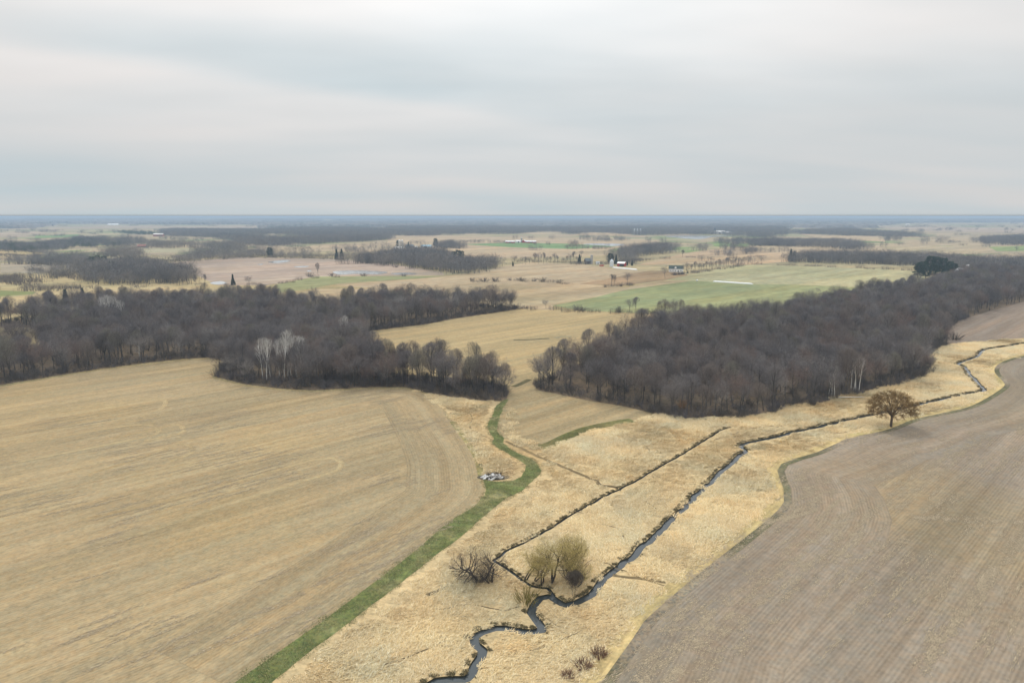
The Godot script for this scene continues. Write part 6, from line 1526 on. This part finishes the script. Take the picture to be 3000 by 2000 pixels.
# a gabled building; length along x. parts: wall, roof, door, window
func barn(label: String, category: String, at: Vector2, turn: float, l: float, w: float, h: float, rise: float, wall: Color, roof: Color, o: Dictionary = {}) -> Node3D:
	var t := thing(o.get("called", "barn"), label, category, at, turn, o.get("group", ""))
	var b := Buf.new()
	b.box(Vector3(-l / 2, 0, -w / 2), Vector3(l / 2, h, w / 2), wall)
	for s in [-1.0, 1.0]:
		var x: float = s * l / 2
		if o.has("gambrel"):
			b.quad(Vector3(x, h, -w / 2), Vector3(x, h + rise * 0.65, -w * 0.3), Vector3(x, h + rise * 0.65, w * 0.3), Vector3(x, h, w / 2), wall)
			b.tri(Vector3(x, h + rise * 0.65, -w * 0.3), Vector3(x, h + rise, 0), Vector3(x, h + rise * 0.65, w * 0.3), wall)
		else:
			b.tri(Vector3(x, h, -w / 2), Vector3(x, h + rise, 0), Vector3(x, h, w / 2), wall)
	put("wall", b.mesh(mats.paint), t)
	var r := Buf.new()
	var e := 0.45
	var th := 0.18
	var prof := [Vector2(-w / 2 - e, h - rise * e / (w / 2)), Vector2(0, h + rise), Vector2(w / 2 + e, h - rise * e / (w / 2))]
	if o.has("gambrel"):
		prof = [Vector2(-w / 2 - e, h - 0.7), Vector2(-w * 0.3, h + rise * 0.65), Vector2(0, h + rise), Vector2(w * 0.3, h + rise * 0.65), Vector2(w / 2 + e, h - 0.7)]
	for i in prof.size() - 1:
		var p: Vector2 = prof[i]
		var q: Vector2 = prof[i + 1]
		var x := l / 2 + e
		var pa := [Vector3(-x, p.y + 0.02, p.x), Vector3(x, p.y + 0.02, p.x), Vector3(x, q.y + 0.02, q.x), Vector3(-x, q.y + 0.02, q.x)]
		var up := Vector3(0, th, 0)
		r.quad(pa[0] + up, pa[1] + up, pa[2] + up, pa[3] + up, roof)
		r.quad(pa[0], pa[3], pa[2], pa[1], roof)
		r.quad(pa[0], pa[1], pa[1] + up, pa[0] + up, roof)
		r.quad(pa[2], pa[3], pa[3] + up, pa[2] + up, roof)
		r.quad(pa[1], pa[2], pa[2] + up, pa[1] + up, roof)
		r.quad(pa[3], pa[0], pa[0] + up, pa[3] + up, roof)
	put("roof", r.mesh(mats.paint), t)
	for d in o.get("doors", []):   # x, width, height on the long front, or on the gable when the fourth number is 1
		var q := Buf.new()
		if d.size() > 3:
			q.box(Vector3(-l / 2 - 0.06, 0, d[0] - d[1] / 2), Vector3(-l / 2 + 0.02, d[2], d[0] + d[1] / 2), o.get("dark", Color(0.03, 0.03, 0.035)))
		else:
			q.box(Vector3(d[0] - d[1] / 2, 0, w / 2 - 0.02), Vector3(d[0] + d[1] / 2, d[2], w / 2 + 0.06), o.get("dark", Color(0.03, 0.03, 0.035)))
		put("door", q.mesh(mats.paint), t)
	for d in o.get("windows", []):   # x, sill height on the long front
		var q := Buf.new()
		q.box(Vector3(d[0] - 0.55, d[1], w / 2 - 0.02), Vector3(d[0] + 0.55, d[1] + 1.3, w / 2 + 0.05), Color(0.05, 0.055, 0.065))
		put("window", q.mesh(mats.paint), t)
	return t


func silo(label: String, at: Vector2, rad: float, h: float, col: Color, cap: Color, peaked := false) -> Node3D:
	var t := thing("farm_silo", label, "silo", at, 0.0, "")
	var b := Buf.new()
	var prof := []
	var n := 9
	for i in n:
		prof.append(Vector2(rad, h * i / n))
		prof.append(Vector2(rad, h * (i + 0.9) / n))
		prof.append(Vector2(rad * 1.015, h * (i + 0.95) / n))
	b.lathe(prof, 20, col)
	put("body", b.mesh(mats.paint), t)
	var c := Buf.new()
	if peaked:
		c.lathe([Vector2(rad * 1.04, h * 0.96), Vector2(rad * 0.3, h + rad * 0.75), Vector2(rad * 0.28, h + rad * 0.9), Vector2(0.01, h + rad * 0.95)], 20, cap)
	else:
		var q := []
		for i in 7:
			q.append(Vector2(maxf(rad * 1.02 * cos(PI / 2 * i / 6.0), 0.01), h * 0.97 + rad * 0.8 * sin(PI / 2 * i / 6.0)))
		c.lathe(q, 20, cap)
	put("roof", c.mesh(mats.paint), t)
	return t


# a long white silage bag lying on the ground
func bag(label: String, a: Vector2, b2: Vector2, rad: float) -> void:
	var t := thing("silage_bag", label, "silage bag", (a + b2) / 2.0)
	var d := b2 - a
	t.rotation.y = atan2(-d.y, d.x)
	var l := d.length()
	var b := Buf.new()
	var n := 26
	for i in n:
		var x0 := (float(i) / n - 0.5) * l
		var x1 := (float(i + 1) / n - 0.5) * l
		for k in 8:
			var a0 := PI * k / 8.0
			var a1 := PI * (k + 1) / 8.0
			var r0 := rad * (1.0 + 0.06 * sin(i * 1.7)) * (0.5 if i == 0 else 1.0)
			var r1 := rad * (1.0 + 0.06 * sin((i + 1) * 1.7)) * (0.5 if i == n - 1 else 1.0)
			b.quad(Vector3(x0, sin(a0) * r0, cos(a0) * r0), Vector3(x0, sin(a1) * r0, cos(a1) * r0), Vector3(x1, sin(a1) * r1, cos(a1) * r1), Vector3(x1, sin(a0) * r1, cos(a0) * r1), Color(0.8, 0.8, 0.8))
	put("tube", b.mesh(mats.paint), t)
	var c := Buf.new()
	for s in [-1.0, 1.0]:
		c.lathe([Vector2(rad * 0.55, -0.1), Vector2(rad * 0.5, rad * 0.5), Vector2(0.05, rad * 0.62)], 8, Color(0.7, 0.7, 0.7), Vector3(s * l * 0.5, 0, 0))
	put("tied_end", c.mesh(mats.paint), t)


func farms() -> void:
	var steel := Color(0.45, 0.5, 0.52)
	var grey := Color(0.3, 0.3, 0.29)
	# the farm with the red shed
	barn("bright red shed with pale roof and open dark front", "shed", Vector2(167.1, -1043.3), -0.5, 11.5, 9.0, 4.4, 2.2, RED, WHITE, {"called": "red_shed", "doors": [[1.5, 7.0, 3.4]]})
	silo("white steel grain bin left of the red shed", Vector2(150.5, -1034.2), 2.9, 8.6, Color(0.68, 0.72, 0.75), Color(0.62, 0.66, 0.7), true)
	silo("grey concrete silo beside the weathered barn", Vector2(126.9, -1091.4), 2.0, 13.5, Color(0.42, 0.4, 0.37), Color(0.36, 0.35, 0.33))
	barn("weathered grey barn with dark roof beside the concrete silo", "barn", Vector2(120.6, -1091.4), 0.3, 9.0, 8.0, 5.0, 4.0, Color(0.17, 0.16, 0.15), Color(0.15, 0.17, 0.18), {"doors": [[0.0, 4.0, 3.6]]})
	barn("small white hut between the barn and the grain bin", "hut", Vector2(135.3, -1081.4), 0.2, 5.0, 4.0, 3.0, 1.6, WHITE, Color(0.4, 0.42, 0.44), {"called": "white_hut", "doors": [[0.0, 1.2, 2.2]]})
	var tr := thing("farm_wagon", "red farm wagon parked by the grain bin", "wagon", Vector2(135.4, -1034.2), 0.4)
	var b := Buf.new()
	b.box(Vector3(-3.2, 0.9, -1.2), Vector3(3.2, 2.4, 1.2), Color(0.4, 0.03, 0.03))
	put("body", b.mesh(mats.paint), tr)
	for sx in [-2.2, 2.2]:
		for sz in [-1.25, 1.25]:
			var w := Buf.new()
			var pts := [Vector3(sx, 0.55, sz - 0.15), Vector3(sx, 0.55, sz + 0.15)]
			w.tube(pts, [0.55, 0.55], 10, Color(0.02, 0.02, 0.02))
			put("wheel", w.mesh(mats.paint), tr)
	bag("long white silage bag below the red shed", Vector2(148.7, -1007.8), Vector2(176.5, -966.6), 1.7)
	bag("longest white silage bag between the two hay fields", Vector2(233.8, -791.3), Vector2(268.6, -760.5), 1.5)
	var ball := thing("hay_bale", "single white wrapped bale left of the longest silage bag", "bale", Vector2(216.8, -799.4), 0.5)
	var bb := Buf.new()
	bb.tube([Vector3(-0.9, 0.95, 0), Vector3(0.9, 0.95, 0)], [1.0, 1.0], 14, Color(0.78, 0.78, 0.76))
	put("wrap", bb.mesh(mats.paint), ball)
	var eb := Buf.new()
	for s in [-1.0, 1.0]:
		for k in 14:
			eb.tri(Vector3(s * 0.9, 0.95, 0), Vector3(s * 0.9, 0.95 + cos(TAU * k / 14.0), sin(TAU * k / 14.0)), Vector3(s * 0.9, 0.95 + cos(TAU * (k + 1) / 14.0), sin(TAU * (k + 1) / 14.0)), Color(0.7, 0.7, 0.68))
	put("end", eb.mesh(mats.paint), ball)
	# the house
	var hs := barn("white farmhouse with a dark green roof behind garden shrubs", "house", Vector2(224.6, -936), -0.25, 19.0, 9.0, 4.6, 3.8, WHITE, Color(0.055, 0.075, 0.07), {"called": "farm_house", "doors": [[3.0, 1.3, 2.3]], "windows": [[-7.0, 1.2], [-4.0, 1.2], [-0.5, 1.2], [6.5, 1.2]]})
	var dm := Buf.new()
	dm.box(Vector3(-2.0, 4.4, 1.5), Vector3(0.6, 6.4, 4.6), WHITE)
	dm.tri(Vector3(-2.2, 6.4, 4.7), Vector3(-0.7, 7.6, 4.7), Vector3(0.8, 6.4, 4.7), WHITE)
	put("dormer", dm.mesh(mats.paint), hs)
	# red barn behind the pines
	barn("red gambrel barn with white trimmed roof behind the pine grove", "barn", Vector2(561, -854.6), 1.25, 16.0, 11.0, 5.0, 6.0, RED, Color(0.6, 0.62, 0.64), {"gambrel": true, "doors": [[0.0, 3.5, 3.4, 1]]})
	silo("pale silo just right of the red gambrel barn", Vector2(578, -867.1), 2.5, 13.0, Color(0.5, 0.5, 0.48), Color(0.55, 0.56, 0.56))
	# the white silo farm
	for s in [[Vector2(-265.9, -1629), "left one of the twin white silos"], [Vector2(-259.7, -1629), "right one of the twin white silos"]]:
		silo(s[1], s[0], 2.7, 18.0, Color(0.55, 0.52, 0.46), Color(0.74, 0.74, 0.72))
	barn("long low white barn at the foot of the twin silos", "barn", Vector2(-260.6, -1596.4), 0.1, 20.0, 9.0, 3.4, 1.8, WHITE, Color(0.62, 0.62, 0.6), {"doors": [[-5.0, 3.0, 2.8]]})
	barn("shed with a pale blue steel roof right of the twin silos", "shed", Vector2(-204.7, -1651.5), -0.35, 26.0, 13.0, 4.2, 3.0, Color(0.6, 0.6, 0.6), Color(0.25, 0.4, 0.5), {"called": "blue_shed", "doors": [[0.0, 8.0, 3.4], [-3.0, 4.0, 3.4, 1]]})
	barn("small white outbuilding left of the blue roofed shed", "hut", Vector2(-227.7, -1629), 0.9, 6.0, 5.0, 3.4, 1.6, WHITE, WHITE, {"called": "white_hut", "doors": [[0.0, 3.0, 3.0]]})
	barn("dark roofed barn between the silos and the blue shed", "barn", Vector2(-245.5, -1651.5), 0.0, 18.0, 10.0, 4.0, 4.0, grey, Color(0.17, 0.2, 0.23), {"doors": [[0.0, 4.0, 3.6]]})
	# white barn farm across the green field
	var k := 0
	for s in [[Vector2(-4.9, -1947), 26.0, "leftmost red walled white roofed barn across the bright green field"], [Vector2(17.5, -1979.1), 15.0, "second white roofed barn across the bright green field"], [Vector2(35, -1979.1), 12.0, "middle white gabled barn across the bright green field"], [Vector2(54.1, -1947), 28.0, "rightmost long white roofed barn across the bright green field"]]:
		barn(s[2], "barn", s[0], [-0.1, 0.2, 1.2, -0.1][k], s[1], 10.0, 4.0, 3.0, [RED, WHITE, RED, RED][k], Color(0.75, 0.75, 0.75), {"doors": [[0.0, 4.0, 3.2]], "group": "barns across the bright green field"})
		k += 1
	silo("grey silo among the barns across the bright green field", Vector2(27.5, -1979.1), 2.4, 13.0, grey, Color(0.6, 0.6, 0.6))
	# far white mill by the shallow lake
	barn("long white mill building behind the bright shallow lake", "mill", Vector2(885.3, -2951.3), 0.0, 44.0, 18.0, 9.0, 5.0, WHITE, WHITE, {"called": "white_mill", "doors": [[0.0, 8.0, 6.0]]})
	barn("low white shed left of the mill tower", "shed", Vector2(850, -2951.3), 0.1, 24.0, 14.0, 6.0, 4.0, WHITE, WHITE, {"called": "white_shed", "doors": [[0.0, 10.0, 6.0]]})
	barn("dome roofed white shed right of the mill", "shed", Vector2(900.5, -2880.7), -0.1, 34.0, 18.0, 6.0, 6.0, Color(0.4, 0.45, 0.48), WHITE, {"called": "white_shed", "doors": [[0.0, 10.0, 6.0]]})
	silo("dark tall tower silo over the white mill", Vector2(866.7, -2951.3), 3.6, 24.0, Color(0.07, 0.09, 0.12), Color(0.1, 0.12, 0.15))
	k = 0
	for s in [Vector2(498.3, -2813.4), Vector2(510.7, -2813.4), Vector2(523.1, -2813.4)]:
		silo("%s of three pale silos rising over the middle woods" % ["leftmost", "middle", "rightmost"][k], s, 3.2, 22.0, Color(0.45, 0.47, 0.48), Color(0.75, 0.76, 0.77))
		k += 1
	# houses and sheds among the left woods
	barn("red brown house with a white flat roof in the far left woods", "house", Vector2(-1317.4, -2572.8), 0.1, 34.0, 16.0, 8.0, 3.5, Color(0.3, 0.12, 0.1), Color(0.7, 0.68, 0.66), {"called": "red_house", "windows": [[-12.0, 4.0], [-5.0, 4.0], [5.0, 4.0], [12.0, 4.0]], "doors": [[0.0, 3.0, 3.2]]})
	barn("low shed with a red roof left of the grey wood block", "shed", Vector2(-900.2, -1674.7), 0.0, 19.0, 10.0, 3.0, 3.6, Color(0.12, 0.1, 0.12), Color(0.4, 0.13, 0.11), {"called": "red_roofed_shed", "doors": [[0.0, 5.0, 3.0]]})
	barn("long white shed on the far left horizon", "shed", Vector2(-3249, -5641), 0.0, 84.0, 34.0, 7.0, 7.0, WHITE, WHITE, {"called": "white_shed", "doors": [[0.0, 12.0, 5.0]]})
	barn("long pale roofed shed in the far left woods", "shed", Vector2(-1231.5, -3025), 0.0, 50.0, 18.0, 5.0, 4.0, grey, Color(0.5, 0.55, 0.56), {"called": "pale_shed", "doors": [[0.0, 10.0, 6.0]]})
	k = 0
	for s in [Vector2(72, -6740), Vector2(405.5, -5512), Vector2(715.9, -6740), Vector2(1189.6, -8091), Vector2(-2100.8, -6065), Vector2(-1728.4, -5775), Vector2(3104, -6065), Vector2(3427, -6385), Vector2(3301, -5775), Vector2(1756.8, -4662), Vector2(1667.1, -4178), Vector2(1029.4, -5052)]:
		var far: float = s.length()
		barn("%s of the tiny white farm sheds dotting the horizon" % (["third from left", "fifth from left", "sixth from left", "seventh from left", "leftmost", "second from left", "third from right", "second from right", "rightmost", "ninth from left", "tenth from left", "eighth from left"][k]), "shed", s, 0.15, far * 0.0042, far * 0.002, far * 0.0009, far * 0.0005, WHITE, WHITE, {"called": "horizon_shed", "doors": [[0.0, far * 0.001, far * 0.0008]], "group": "white sheds on the horizon"}).position.y = far_height(s.x, s.y)
		k += 1


func props() -> void:
	# a heap of broken concrete and boards at the bend of the green track
	var t := thing("rubble_pile", "heap of pale concrete rubble and dark brush beside the green track", "rubble pile", Vector2(-5.5, -188.8))
	var tones := [Color(0.48, 0.47, 0.46), Color(0.36, 0.35, 0.34), Color(0.27, 0.255, 0.24), Color(0.6, 0.6, 0.59), Color(0.2, 0.18, 0.16)]
	for k in 46:
		var b := Buf.new()
		var a := rng.randf() * TAU
		var s := Vector3(rng.randf_range(0.3, 0.85), rng.randf_range(0.06, 0.24), rng.randf_range(0.2, 0.5))
		b.box(-s, s, tones[k % 5])
		var rad := rng.randf_range(0.0, 1.0)
		var o := put("rubble_slab", b.mesh(mats.paint), t)
		o.position = Vector3(cos(a) * rad * 3.5, 0.2 + (1.0 - rad) * rng.randf_range(0.1, 1.0), 0.7 + sin(a) * rad * 1.3)
		o.rotation = Vector3(rng.randf_range(-0.7, 0.7), rng.randf() * TAU, rng.randf_range(-0.7, 0.7))
	var br := Buf.new()
	for k in 420:
		var p := Vector3(rng.randf_range(-1.9, 2.3), rng.randf_range(0.05, 0.7), rng.randf_range(-1.7, 0.2))
		sliver(br, p, p + Vector3(rng.randf_range(-1, 1), rng.randf_range(0.0, 1.0), rng.randf_range(-0.8, 0.8)) * 1.3, 0.07, Color(0.035, 0.03, 0.027) * rng.randf_range(0.6, 1.6))
	var brush := put("brush", br.mesh(mats.twig), t)
	brush.set_meta("kind", "stuff")
	var soil := Buf.new()
	for k in 14:
		soil.tri(Vector3(0, 0.06, 0.1), Vector3(cos(TAU * k / 14.0) * 4.8, 0.045, sin(TAU * k / 14.0) * 2.3), Vector3(cos(TAU * (k + 1) / 14.0) * 4.8, 0.045, sin(TAU * (k + 1) / 14.0) * 2.3), Color(0.09, 0.075, 0.055))
	put("bare_soil", soil.mesh(mats.wood), t)
	# dark grassy bumps in the middle field
	var k := 0
	for q in [[PackedVector2Array([Vector2(0.6, -296.3), Vector2(2.8, -299.5), Vector2(5.8, -305.3), Vector2(8.3, -310.4)]), 1.4, "short dark grassy ditch in the gap between the two woods"], [PackedVector2Array([Vector2(1.1, -412.8), Vector2(10.5, -414.3), Vector2(23.3, -418.8)]), 1.3, "long thin dark ditch in the striped middle field"], [PackedVector2Array([Vector2(27, -420.4), Vector2(31.4, -425.1), Vector2(37.6, -426.7)]), 1.8, "small grey bank right of the thin ditch in the middle field"]]:
		var o := ribbon("grassy_ditch_path", smooth(q[0], 2.0), -q[1], q[1], 0.05, mats.turf, {"color": Color([0.1, 0.11, 0.25][k], [0.09, 0.1, 0.22][k], [0.05, 0.06, 0.14][k]) / 0.64, "blotch": 0.4, "streak": 0.2}, self, 2)
		tag(o, q[2], "ditch", "", "structure")
		k += 1
